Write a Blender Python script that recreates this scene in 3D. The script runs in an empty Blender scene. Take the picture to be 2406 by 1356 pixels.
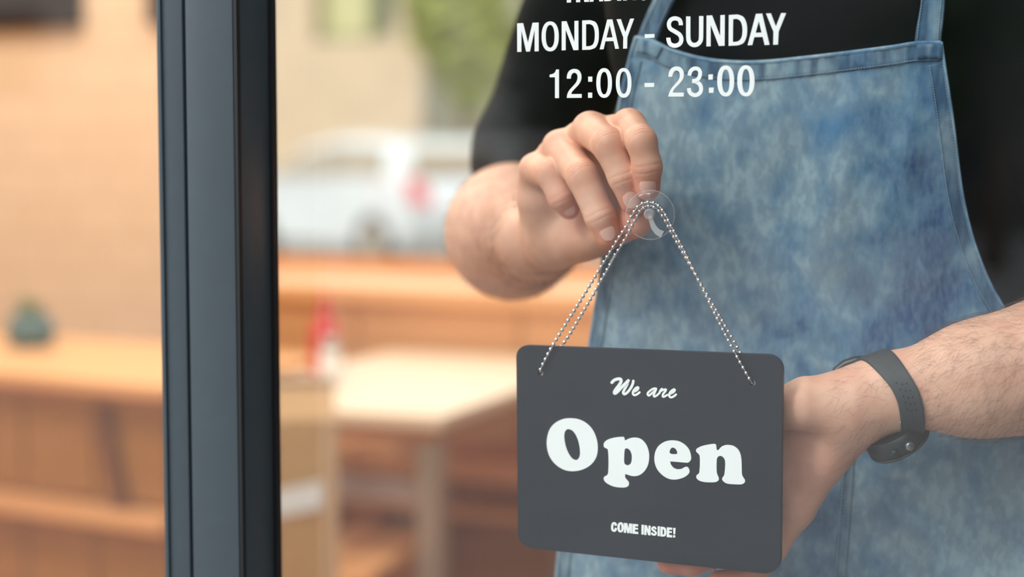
import bpy, bmesh, math, random
import numpy as np
from mathutils import Vector, Matrix, noise
from mathutils.geometry import tessellate_polygon
random.seed(7); np.random.seed(7)
SC = bpy.context.scene
COL = SC.collection

# ------------------------------------------------------------------ camera, sky, sun, exposure
TH, PH, FPX = math.radians(24.7), math.radians(4.49), 4000.0
cF = Vector((-math.sin(TH)*math.cos(PH), math.cos(TH)*math.cos(PH), -math.sin(PH)))
cR = Vector((math.cos(TH), math.sin(TH), 0.0))
cU = cR.cross(cF)
CAM = Vector((0, 0, 1.151)) - cF*1.14
cd = bpy.data.cameras.new('camera'); co = bpy.data.objects.new('camera', cd); COL.objects.link(co)
M = Matrix((cR, cU, -cF)).transposed().to_4x4(); M.translation = CAM
co.matrix_world = M
cd.sensor_width = 36; cd.lens = FPX/2406*36; cd.clip_start = 0.05; cd.clip_end = 300
cd.dof.use_dof = True; cd.dof.focus_distance = 1.105; cd.dof.aperture_fstop = 2.7
SC.camera = co
def at(px, py, Y):
    """world point seen at photo pixel (px, py) on the plane y = Y"""
    d = cF + cR*((px-1203)/FPX) + cU*((678-py)/FPX)
    return CAM + d*((Y-CAM.y)/d.y)
def dp(px, py, Z):
    return CAM + (cF + cR*((px-1203)/FPX) + cU*((678-py)/FPX))*Z

SC.view_settings.view_transform = 'Standard'; SC.view_settings.look = 'None'
SC.view_settings.gamma = 1.0; SC.view_settings.use_curve_mapping = False
SC.view_settings.exposure = 0.20
SC.cycles.use_denoising = True
SC.cycles.transparent_max_bounces = 24
SC.cycles.max_bounces = 8
SC.cycles.sample_clamp_indirect = 4.0
W = bpy.data.worlds.new('sky'); SC.world = W; W.use_nodes = True
bg = W.node_tree.nodes['Background']
bg.inputs[0].default_value = (0.93, 0.965, 1.0, 1); bg.inputs[1].default_value = 1.95
def sun(name, d, e, ang, c):
    l = bpy.data.lights.new(name, 'SUN'); l.energy = e; l.angle = math.radians(ang); l.color = c
    o = bpy.data.objects.new(name, l); COL.objects.link(o)
    o.rotation_euler = Vector(d).to_track_quat('-Z', 'Y').to_euler(); return o
sun('sun', (0.45, 0.75, -0.75), 1.3, 12, (1.0, 0.95, 0.87))
def area(name, loc, sx, sy, e, c):
    l = bpy.data.lights.new(name, 'AREA'); l.shape = 'RECTANGLE'; l.size = sx; l.size_y = sy; l.energy = e; l.color = c
    o = bpy.data.objects.new(name, l); COL.objects.link(o); o.location = loc; return o
LAMPS = [(-3.0, 0.8), (-1.0, 0.8), (-3.0, 2.3), (-1.0, 2.3)]  # lamps added out of view to brighten the shop interior
for i, (x, y) in enumerate(LAMPS):
    area('added_ceiling_fill', (x, y, 2.91), 1.1, 0.5, 21, (1.0, 0.91, 0.80))

# ------------------------------------------------------------------ helpers
def s2l(r, g, b):
    f = lambda v: (v/255/12.92) if v/255 <= 0.04045 else ((v/255+0.055)/1.055)**2.4
    return (f(r), f(g), f(b), 1.0)
def new_mat(name):
    m = bpy.data.materials.new(name); m.use_nodes = True
    nt = m.node_tree
    return m, nt, nt.nodes['Principled BSDF'], nt.nodes['Material Output']
def N(nt, t, **kw):
    n = nt.nodes.new(t)
    for k, v in kw.items():
        if k == 'ins':
            for a, b in v.items(): n.inputs[a].default_value = b
        else: setattr(n, k, v)
    return n
def ramp(nt, fac, stops):
    r = nt.nodes.new('ShaderNodeValToRGB')
    while len(r.color_ramp.elements) < len(stops): r.color_ramp.elements.new(0.5)
    for e, (p, c) in zip(r.color_ramp.elements, stops): e.position = p; e.color = c
    nt.links.new(fac, r.inputs[0]); return r.outputs[0]
def mixc(nt, f, a, b, mode='MIX'):
    n = nt.nodes.new('ShaderNodeMix'); n.data_type = 'RGBA'; n.blend_type = mode
    for s, v in ((0, f), (6, a), (7, b)):
        if isinstance(v, (int, float)): n.inputs[s].default_value = v
        elif isinstance(v, tuple): n.inputs[s].default_value = v
        else: nt.links.new(v, n.inputs[s])
    return n.outputs[2]
def math_(nt, op, a, b=0.0, c=0.0):
    n = nt.nodes.new('ShaderNodeMath'); n.operation = op
    for i, v in enumerate((a, b, c)):
        if isinstance(v, (int, float)): n.inputs[i].default_value = v
        else: nt.links.new(v, n.inputs[i])
    return n.outputs[0]
def bump(nt, bsdf, h, st, dist=0.001):
    b = N(nt, 'ShaderNodeBump', ins={'Strength': st, 'Distance': dist})
    nt.links.new(h, b.inputs['Height']); nt.links.new(b.outputs[0], bsdf.inputs['Normal'])
def plain(name, rgb, rough=0.5, metal=0.0, var=0.06, scale=40, bmp=0.0, spec=0.5, stretch=(1, 1, 1)):
    """a lightly mottled single-colour material"""
    m, nt, b, o = new_mat(name)
    c = s2l(*rgb)
    tc = N(nt, 'ShaderNodeTexCoord'); mp = N(nt, 'ShaderNodeMapping'); mp.inputs['Scale'].default_value = stretch
    nt.links.new(tc.outputs['Object'], mp.inputs[0])
    nz = N(nt, 'ShaderNodeTexNoise', ins={'Scale': scale, 'Detail': 4.0})
    nt.links.new(mp.outputs[0], nz.inputs['Vector'])
    lo = tuple(v*(1-var) for v in c[:3])+(1,); hi = tuple(min(1, v*(1+var)) for v in c[:3])+(1,)
    nt.links.new(ramp(nt, nz.outputs[0], [(0.3, lo), (0.7, hi)]), b.inputs['Base Color'])
    b.inputs['Roughness'].default_value = rough; b.inputs['Metallic'].default_value = metal
    b.inputs['Specular IOR Level'].default_value = spec
    if bmp: bump(nt, b, nz.outputs[0], bmp)
    return m
def wood(name, a, bcol, rough=0.45, scale=6.0, axis=(1, 12, 12)):
    m, nt, b, o = new_mat(name)
    tc = N(nt, 'ShaderNodeTexCoord'); mp = N(nt, 'ShaderNodeMapping'); mp.inputs['Scale'].default_value = axis
    nt.links.new(tc.outputs['Object'], mp.inputs[0])
    nz = N(nt, 'ShaderNodeTexNoise', ins={'Scale': scale, 'Detail': 6.0, 'Distortion': 0.6})
    nt.links.new(mp.outputs[0], nz.inputs['Vector'])
    nt.links.new(ramp(nt, nz.outputs[0], [(0.3, s2l(*a)), (0.7, s2l(*bcol))]), b.inputs['Base Color'])
    b.inputs['Roughness'].default_value = rough
    bump(nt, b, nz.outputs[0], 0.15)
    return m

class MB:
    def __init__(s): s.v = []; s.f = []
    def add(s, vs, fs):
        k = len(s.v); s.v += [tuple(p) for p in vs]; s.f += [tuple(i+k for i in f) for f in fs]; return s
    def box(s, c, d, rz=0.0, bev=0.0):
        bm = bmesh.new(); bmesh.ops.create_cube(bm, size=1)
        bmesh.ops.scale(bm, vec=d, verts=bm.verts)
        if bev: bmesh.ops.bevel(bm, geom=list(bm.edges), offset=bev, segments=2, affect='EDGES', profile=0.5)
        bmesh.ops.transform(bm, matrix=Matrix.Translation(c) @ Matrix.Rotation(rz, 4, 'Z'), verts=bm.verts)
        bm.verts.ensure_lookup_table(); bm.verts.index_update()
        s.add([v.co for v in bm.verts], [[v.index for v in f.verts] for f in bm.faces]); bm.free(); return s
    def prism(s, poly, e):
        """polygon (world points, convex or not) extruded along vector e"""
        n = len(poly); poly = [Vector(p) for p in poly]; e = Vector(e)
        tr = tessellate_polygon([poly])
        vs = poly + [p+e for p in poly]
        fs = [t for t in tr] + [tuple(i+n for i in reversed(t)) for t in tr]
        fs += [(i, (i+1) % n, (i+1) % n+n, i+n) for i in range(n)]
        return s.add(vs, fs)
    def lathe(s, prof, c, n=24, ax=None):
        c = Vector(c); q = Vector((0, 0, 1)).rotation_difference(Vector(ax)) if ax is not None else None
        vs = []; fs = []
        for r, z in prof:
            for i in range(n):
                a = 2*math.pi*i/n; p = Vector((r*math.cos(a), r*math.sin(a), z))
                if q is not None: p = q @ p
                vs.append(c+p)
        for j in range(len(prof)-1):
            for i in range(n):
                fs.append((j*n+i, j*n+(i+1) % n, (j+1)*n+(i+1) % n, (j+1)*n+i))
        return s.add(vs, fs)
    def tube(s, pts, r, n=8, caps=True):
        pts = [Vector(p) for p in pts]; rs = r if isinstance(r, (list, tuple)) else [r]*len(pts)
        vs = []; fs = []; up = None
        for i, p in enumerate(pts):
            t = (pts[min(i+1, len(pts)-1)]-pts[max(i-1, 0)]).normalized()
            if up is None: up = t.orthogonal().normalized()
            up = (up - t*up.dot(t)).normalized(); w = t.cross(up)
            for k in range(n):
                a = 2*math.pi*k/n; vs.append(p+(up*math.cos(a)+w*math.sin(a))*rs[i])
        for i in range(len(pts)-1):
            for k in range(n): fs.append((i*n+k, i*n+(k+1) % n, (i+1)*n+(k+1) % n, (i+1)*n+k))
        if caps: fs += [tuple(reversed(range(n))), tuple(range((len(pts)-1)*n, len(pts)*n))]
        return s.add(vs, fs)
    def mesh(s, name, smooth=False):
        me = bpy.data.meshes.new(name); me.from_pydata(s.v, [], s.f)
        bm = bmesh.new(); bm.from_mesh(me); bmesh.ops.recalc_face_normals(bm, faces=bm.faces); bm.to_mesh(me); bm.free()
        if smooth: me.shade_smooth()
        return me
    def obj(s, name, m, parent=None, smooth=False, **kw):
        return link(name, s.mesh(name, smooth), m, parent, **kw)
def link(name, me, m, parent=None, label=None, cat=None, group=None, kind=None):
    o = bpy.data.objects.new(name, me); COL.objects.link(o)
    if m is not None and me is not None and len(me.materials) == 0: me.materials.append(m)
    if parent is not None:
        o.parent = parent; o.matrix_parent_inverse = parent.matrix_basis.inverted()
    tag(o, label, cat, group, kind); return o
def tag(o, label=None, cat=None, group=None, kind=None):
    for k, v in (('label', label), ('category', cat), ('group', group), ('kind', kind)):
        if v: o[k] = v
    return o
def thing(name, label, cat, loc=(0, 0, 0), group=None):
    o = bpy.data.objects.new(name, None); COL.objects.link(o); o.location = loc
    o.empty_display_size = 0.05; tag(o, label, cat, group); return o
def auto_smooth(o, deg=40):
    me = o.data; me.shade_smooth()
    bm = bmesh.new(); bm.from_mesh(me)
    for e in bm.edges:
        if len(e.link_faces) == 2 and e.calc_face_angle(0) > math.radians(deg): e.smooth = False
    bm.to_mesh(me); bm.free(); return o

def catmull(pts, closed=False, n=6):
    """smooth polyline; a point with a third value is a sharp corner"""
    P = [Vector((p[0], p[1], 0)) for p in pts]; cor = [len(p) > 2 for p in pts]; L = len(P); out = []
    for i in range(L if closed else L-1):
        p1, p2 = P[i], P[(i+1) % L]
        p0 = P[(i-1) % L] if closed else P[max(i-1, 0)]
        p3 = P[(i+2) % L] if closed else P[min(i+2, L-1)]
        if cor[i]: p0 = p1
        if cor[(i+1) % L]: p3 = p2
        for k in range(n):
            t = k/n
            out.append(0.5*((2*p1)+(p2-p0)*t+(2*p0-5*p1+4*p2-p3)*t*t+(3*p1-p0-3*p2+p3)*t**3))
    if not closed: out.append(P[-1])
    return out

# ------------------------------------------------------------------ materials
def fresnel(nt, ior):
    """the same Fresnel curve on both faces of a sheet whose rays pass straight through"""
    g = N(nt, 'ShaderNodeNewGeometry'); fr = N(nt, 'ShaderNodeFresnel')
    nt.links.new(math_(nt, 'ADD', math_(nt, 'MULTIPLY', g.outputs['Backfacing'], 1/ior-ior), ior), fr.inputs['IOR']); return fr
def glass_mat(name, tint=(0.97, 0.985, 0.98, 1), refl=1.0):
    m, nt, b, o = new_mat(name); nt.nodes.remove(b)
    fr = fresnel(nt, 1.5)
    tr = N(nt, 'ShaderNodeBsdfTransparent', ins={'Color': tint})
    gl = N(nt, 'ShaderNodeBsdfGlossy', ins={'Roughness': 0.0, 'Color': (1, 1, 1, 1)})
    mx = N(nt, 'ShaderNodeMixShader')
    nt.links.new(math_(nt, 'MULTIPLY', fr.outputs[0], refl), mx.inputs[0])
    nt.links.new(tr.outputs[0], mx.inputs[1]); nt.links.new(gl.outputs[0], mx.inputs[2])
    nt.links.new(mx.outputs[0], o.inputs['Surface']); return m
GLASS = glass_mat('clear_glass')
FRAME = plain('slate_aluminium', (62, 74, 81), 0.42, 0.0, 0.04, 90, spec=0.5)
GASKET = plain('black_rubber', (12, 15, 18), 0.6)
SIGNM = plain('sign_slate_board', (20, 27, 39), 0.42, 0, 0.10, 300, bmp=0.04, spec=0.4)
SIGNEDGE = plain('sign_dark_edge', (22, 25, 31), 0.4)
PRINT = plain('white_print', (250, 252, 252), 0.5, 0, 0.01)
VINYL = plain('white_vinyl', (251, 252, 253), 0.5, 0, 0.01)
CHROME = plain('chromed_steel', (222, 224, 226), 0.14, 1.0, 0.02)
BRICK = None
# ------------------------------------------------------------------ setting: shop shell, street
def struct(name, mb, m, parent=None, label=None, smooth=False):
    return mb.obj(name, m, parent, smooth, label=label, kind='structure')
YB = 3.2                                    # the shop's back wall
GROUND = plain('grey_paving', (138, 138, 138), 0.85, 0, 0.12, 3)
FLOORM = wood('floor_boards', (168, 122, 86), (190, 142, 102), 0.4, 3.0, (12, 1, 12))
PLASTER = plain('white_plaster', (236, 228, 215), 0.9)
DARKWALL = plain('dark_slate_paint', (44, 49, 54), 0.7)
def brickmat():
    m, nt, b, o = new_mat('beige_tile_wall')
    tc = N(nt, 'ShaderNodeTexCoord'); mp = N(nt, 'ShaderNodeMapping'); mp.inputs['Rotation'].default_value = (math.pi/2, 0, 0)
    nt.links.new(tc.outputs['Object'], mp.inputs[0])
    br = N(nt, 'ShaderNodeTexBrick', ins={'Color1': s2l(230, 203, 174), 'Color2': s2l(226, 198, 168), 'Mortar': s2l(217, 189, 158),
           'Scale': 1.0, 'Mortar Size': 0.006, 'Brick Width': 0.22, 'Row Height': 0.11})
    nt.links.new(mp.outputs[0], br.inputs['Vector'])
    nt.links.new(br.outputs[0], b.inputs['Base Color']); b.inputs['Roughness'].default_value = 0.8
    bump(nt, b, br.outputs['Fac'], -0.3, 0.004); return m
TILEWALL = brickmat()
struct('floor', MB().box((-1, 1.6, -0.05), (8, 3.4, 0.1)), FLOORM)
struct('ceiling', MB().box((-1, 1.65, 3.05), (8, 3.5, 0.1)), PLASTER)
struct('wall_left', MB().box((-5.05, 1.6, 1.5), (0.1, 3.3, 3.0)), TILEWALL)
struct('wall_right', MB().box((3.05, 1.6, 1.5), (0.1, 3.3, 3.0)), DARKWALL)
xw0, xw1 = -2.55, 0.7                        # rear window opening
w = MB().box(((-5+xw0)/2, YB+0.1, 1.5), (xw0+5, 0.2, 3.0))
w.box(((xw0+xw1)/2, YB+0.1, 0.44), (xw1-xw0, 0.2, 0.88)); w.box(((xw0+xw1)/2, YB+0.1, 2.75), (xw1-xw0, 0.2, 0.5))
struct('wall_back', w, TILEWALL)
struct('wall_back.001', MB().box(((xw1+3)/2, YB+0.1, 1.5), (3-xw1, 0.2, 3.0)), DARKWALL)
# rear window: frame, two panes
rw = thing('window_3', None, None, ((xw0+xw1)/2, YB+0.1, 0.88)); rw['kind'] = 'structure'
fr = MB()
for x in (xw0+0.03, xw1-0.03): fr.box((x, YB+0.1, 1.69), (0.06, 0.08, 1.62))
for z in (0.91, 2.47): fr.box(((xw0+xw1)/2, YB+0.1, z), (xw1-xw0-0.12, 0.08, 0.06))
fr.box((-0.7, YB+0.1, 1.69), (0.06, 0.08, 1.5))
fr.obj('window_frame', wood('oak_window_frame', (226, 160, 104), (214, 146, 92), 0.5, 4.0), rw)
for a, b_ in ((xw0+0.06, -0.73), (-0.67, xw1-0.06)):
    MB().box(((a+b_)/2, YB+0.1, 1.69), (b_-a, 0.008, 1.5)).obj('pane', GLASS, rw)
# front: two glazed bays either side of the slate mullion
XM0, XM1 = -0.2875, -0.1855
Zb, Zt = 0.12, 2.62
def xat(px, Y): return at(px, 678, Y).x
mull = thing('door_1', None, None, (XM0, 0, 0)); mull['kind'] = 'structure'; mull['label'] = 'slate grey aluminium door frame upright'
xa, xb, xc, xd = xat(376, -0.046), xat(437, -0.046), xat(443, -0.05), xat(554, -0.05)
m_ = MB().box(((xa+xb)/2, -0.020, 1.35), (xb-xa, 0.052, 2.7), bev=0.0012)
auto_smooth(m_.obj('door_edge_strip', FRAME, mull))
MB().box((xa+0.004, -0.0465, 1.35), (0.0022, 0.003, 2.69)).obj('rib', FRAME, mull)
MB().box(((xb+xc)/2, -0.017, 1.35), (xc-xb+0.0006, 0.044, 2.69)).obj('gasket', GASKET, mull)
m_ = MB().box(((xc+xd)/2, -0.025, 1.35), (xd-xc, 0.050, 2.7), bev=0.0016)
auto_smooth(m_.obj('mullion', FRAME, mull))
MB().box((xd+0.0016, -0.0475, 1.35), (0.0026, 0.004, 2.69)).obj('dark_edge_strip', GASKET, mull)  # thin black strip along the mullion's right front edge
MB().box((xd+0.0016, -0.0030, 1.35), (0.0028, 0.006, 2.69)).obj('gasket', GASKET, mull)
XR0, XR1, XL0, XL1 = xd+0.0004, 1.5, -1.7, xa+0.002
w1 = thing('window_1', None, None, (0.6, 0, 0.1)); w1['kind'] = 'structure'
MB().box(((XR0+XR1)/2, 0.004, (Zb+Zt)/2), (XR1-XR0, 0.008, Zt-Zb)).obj('pane', GLASS, w1)
MB().box(((XR0+XR1)/2+0.02, 0.0, 0.06), (XR1-XR0-0.04, 0.09, 0.12)).obj('bottom_rail', FRAME, w1)
MB().box(((XR0+XR1)/2+0.02, 0.0, 2.66), (XR1-XR0-0.04, 0.09, 0.08)).obj('top_rail', FRAME, w1)
MB().box((XR1+0.03, 0.0, 1.35), (0.06, 0.09, 2.7)).obj('jamb', FRAME, w1)
w2 = thing('window_2', None, None, (-1.0, 0, 0.1)); w2['kind'] = 'structure'
MB().box(((XL0+XL1)/2, 0.004, (Zb+Zt)/2), (XL1-XL0, 0.008, Zt-Zb)).obj('pane', GLASS, w2)
MB().box(((XL0+XL1)/2, 0.0, 0.06), (XL1-XL0, 0.09, 0.12)).obj('bottom_rail', FRAME, w2)
MB().box(((XL0+XL1)/2, 0.0, 2.66), (XL1-XL0, 0.09, 0.08)).obj('top_rail', FRAME, w2)
MB().box((XL0-0.03, 0.0, 1.35), (0.06, 0.09, 2.7)).obj('jamb', FRAME, w2)
struct('wall_front', MB().box(((-5+XL0-0.06)/2, 0.02, 1.5), (XL0-0.06+5, 0.2, 3.0))
       .box(((3+XR1+0.06)/2, 0.02, 1.5), (3-XR1-0.06, 0.2, 3.0)).box(((XL0+XR1)/2, 0.02, 2.85), (XR1-XL0+0.12, 0.2, 0.3)), PLASTER)
struct('ground_street', MB().box((0, -20.0, -0.09), (80, 39.8, 0.1)), GROUND)
ASPH = plain('asphalt', (128, 124, 118), 0.9, 0, 0.15, 4)
struct('ground_rear', MB().box((0, 23.4, -0.09), (90, 40, 0.1)), ASPH)

struct('wall_sky_blocker', MB().box((1.95, -1.6, 1.9), (0.6, 3.0, 3.8)), DARKWALL)  # added unseen wall, keeps sky light from the right off the mullion
# panels of the added ceiling lamps, all out of view
LAMPM, nt, b, o_ = new_mat('lamp_diffuser')
b.inputs['Base Color'].default_value = (1, 1, 1, 1); b.inputs['Emission Color'].default_value = (1, 0.88, 0.72, 1); b.inputs['Emission Strength'].default_value = 3
for i, (x, y) in enumerate(LAMPS):
    t = thing('added_ceiling_lamp', 'added unseen ceiling lamp panel over the ' + ('window bar, ' if y > 2 else 'window front, ') + ('beside the beige wall' if x < -2 else 'above the person'), 'lamp', (x, y, 2.97), 'added ceiling lamps')
    MB().box((x, y, 2.975), (1.2, 0.6, 0.05), bev=0.006).obj('housing', PLASTER, t)
    MB().box((x, y, 2.945), (1.12, 0.52, 0.012)).obj('diffuser', LAMPM, t)

# street in front (only seen mirrored in the glass)
DARKFAC = plain('dark_facade', (70, 66, 62), 0.8)
LEAFD = plain('dark_leaves', (52, 78, 38), 0.7, 0, 0.4, 3)
LEAFL = plain('light_leaves', (140, 150, 62), 0.7, 0, 0.35, 3)
BARK = plain('bark', (92, 74, 58), 0.9, 0, 0.2, 10)
def crown(cs, n, size, rnd):
    """leaf sprays scattered through ellipsoid lobes"""
    mb = MB()
    for (c, r) in cs:
        c = Vector(c)
        for _ in range(n):
            d = Vector((rnd.gauss(0, 1), rnd.gauss(0, 1), rnd.gauss(0, 1))).normalized()*(rnd.random()**0.4)
            p = c+Vector((d.x*r[0], d.y*r[1], d.z*r[2]))
            a = Vector((rnd.gauss(0, 1), rnd.gauss(0, 1), rnd.gauss(0, 0.6))).normalized(); q = a.orthogonal().normalized()
            s = size*(0.6+rnd.random()*0.8)
            mb.add([p-a*s, p+q*s*0.45, p+a*s, p-q*s*0.45], [(0, 1, 2, 3)])
    return mb
def tree(name, x, y, h, rad, label, group, leaf, n=500, rnd=random.Random(3), size=0.16):
    t = thing(name, label, 'tree', (x, y, -0.04), group)
    MB().tube([(x, y, -0.04), (x+0.05, y, h*0.3), (x, y+0.03, h*0.62)], [0.14, 0.11, 0.06], 8).obj('trunk', BARK, t, True)
    lobes = [((x+rnd.uniform(-.5, .5)*rad, y+rnd.uniform(-.5, .5)*rad, h*rnd.uniform(0.45, 0.85)), (rad*.7, rad*.7, h*.22)) for _ in range(6)]
    crown(lobes, n, size, rnd).obj('crown', leaf, t)
fac = thing('building', 'dark facade across the street in front of the shop', 'building', (2.5, -28.5, 0))
MB().box((2.5, -28.5, 3.5), (29, 3, 7.1)).obj('wall', DARKFAC, fac)
MB().box((2.5, -28.5, 7.15), (29.4, 3.4, 0.25)).obj('roof', DARKWALL, fac)
for k in range(6):
    f = MB().box((-9+k*4.2, -26.97, 2.0), (1.8, 0.1, 2.4)).obj('window', FRAME, fac)
    MB().box((-9+k*4.2, -26.91, 2.0), (1.6, 0.02, 2.2)).obj('pane', GASKET, f)

rf = random.Random(21)
for (x, y, h, r, lab) in ((-8.4, -20.5, 5.2, 1.6, 'leafy street tree in front of the shop, facing its glass'), (-11.5, -19, 5.2, 1.7, 'street tree further along the pavement in front of the shop'), (-2.5, -18, 5.4, 1.7, 'street tree straight across from the shop front')):
    tree('street_tree', x, y, h, r, lab, None, LEAFD, 380, rf, 0.2)

LIGHTFAC = plain('pale_grey_facade', (188, 188, 184), 0.85)  # added facade, pale so that its reflection lifts the dark sleeve
lf = thing('building', 'pale grey facade added across the street to brighten the glass reflection', 'building', (-24, -28.5, 0))
MB().box((-24, -28.5, 3.7), (23.4, 3, 7.5)).obj('wall', LIGHTFAC, lf)
MB().box((-24, -28.5, 7.55), (23.6, 3.4, 0.25)).obj('roof', DARKWALL, lf)
for k in range(5):
    f = MB().box((-33+k*4.6, -26.97, 3.4), (1.5, 0.1, 1.7)).obj('window', FRAME, lf)
    MB().box((-33+k*4.6, -26.91, 3.4), (1.3, 0.02, 1.5)).obj('pane', GASKET, f)
# ------------------------------------------------------------------ beyond the rear window: facade, tree, car
BEIGE = plain('beige_render', (216, 188, 158), 0.9, 0, 0.05, 1.5)
fb = thing('building', 'beige rendered building beyond the rear window', 'building', (-9, 26, 0))
YF = 25.0
cA, cB = at(560, 500, YF), at(1010, 500, YF)
wl = MB()
wx0, wx1, wz0 = at(735, 90, YF).x, at(925, 90, YF).x, at(830, 95, YF).z
wl.box(((-30+wx0)/2, YF+0.2, 3.5), (wx0+30, 0.4, 7.1)).box(((wx1+cB.x)/2, YF+0.2, 3.5), (cB.x-wx1, 0.4, 7.1))
wl.box(((wx0+wx1)/2, YF+0.2, wz0/2-0.02), (wx1-wx0, 0.4, wz0+0.05)).box(((wx0+wx1)/2, YF+0.2, 6.2), (wx1-wx0, 0.4, 1.7))
wl.obj('wall', BEIGE, fb)
wf = MB(); wm = wx0+(wx1-wx0)*0.70
wf.box((wm, YF+0.15, wz0+1.3), (0.12, 0.12, 2.7)).box((wx0+0.06, YF+0.15, wz0+1.3), (0.12, 0.12, 2.7)).box(((wx0+wx1)/2, YF+0.15, wz0+0.06), (wx1-wx0, 0.12, 0.12))
wfo = wf.obj('window', plain('olive_frame', (150, 150, 110), 0.6), fb)
MB().box(((wx0+wm)/2, YF+0.22, wz0+1.35), (wm-wx0, 0.03, 2.7)).obj('blind', plain('yellow_blind', (205, 196, 146), 0.8), wfo, label='pale yellow blind')
MB().box(((wx1+wm)/2, YF+0.22, wz0+1.35), (wx1-wm, 0.03, 2.7)).obj('pane', plain('dark_green_pane', (58, 86, 58), 0.3), wfo, label='dark green pane')
MB().box((-17, YF-0.05, 7.1), (27, 0.7, 0.25)).obj('roof_edge', BEIGE, fb)
GREYP = plain('grey_zinc', (150, 150, 138), 0.6)
dpx = at(1005, 300, YF-0.25).x
dpipe = MB().tube([(dpx, YF-0.12, -0.04), (dpx, YF-0.12, 7.0)], 0.16, 10).obj('downpipe', GREYP, fb, True)
fb2 = thing('building', 'grey green rendered house behind the trees beyond the rear window', 'building', (-4, 31, 0))
MB().box((-7, 33.5, 3.6), (46, 3, 7.3)).obj('wall', plain('grey_render', (156, 156, 132), 0.9), fb2)
MB().box((-7, 33.5, 7.35), (46.6, 3.6, 0.25)).obj('roof', GREYP, fb2)
rt = random.Random(11)
p = at(1085, 300, 20.5)
tree('street_tree', p.x, 20.5, 5.2, 0.95, 'slender yellow green street tree beside the beige building', None, LEAFL, 420, rt, 0.17)
p = at(1250, 300, 22)
tree('street_tree', p.x+0.8, 22.5, 6.0, 1.2, 'dark green bushy street tree behind the shoulder of the person', None, LEAFD, 500, rt, 0.18)

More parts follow.
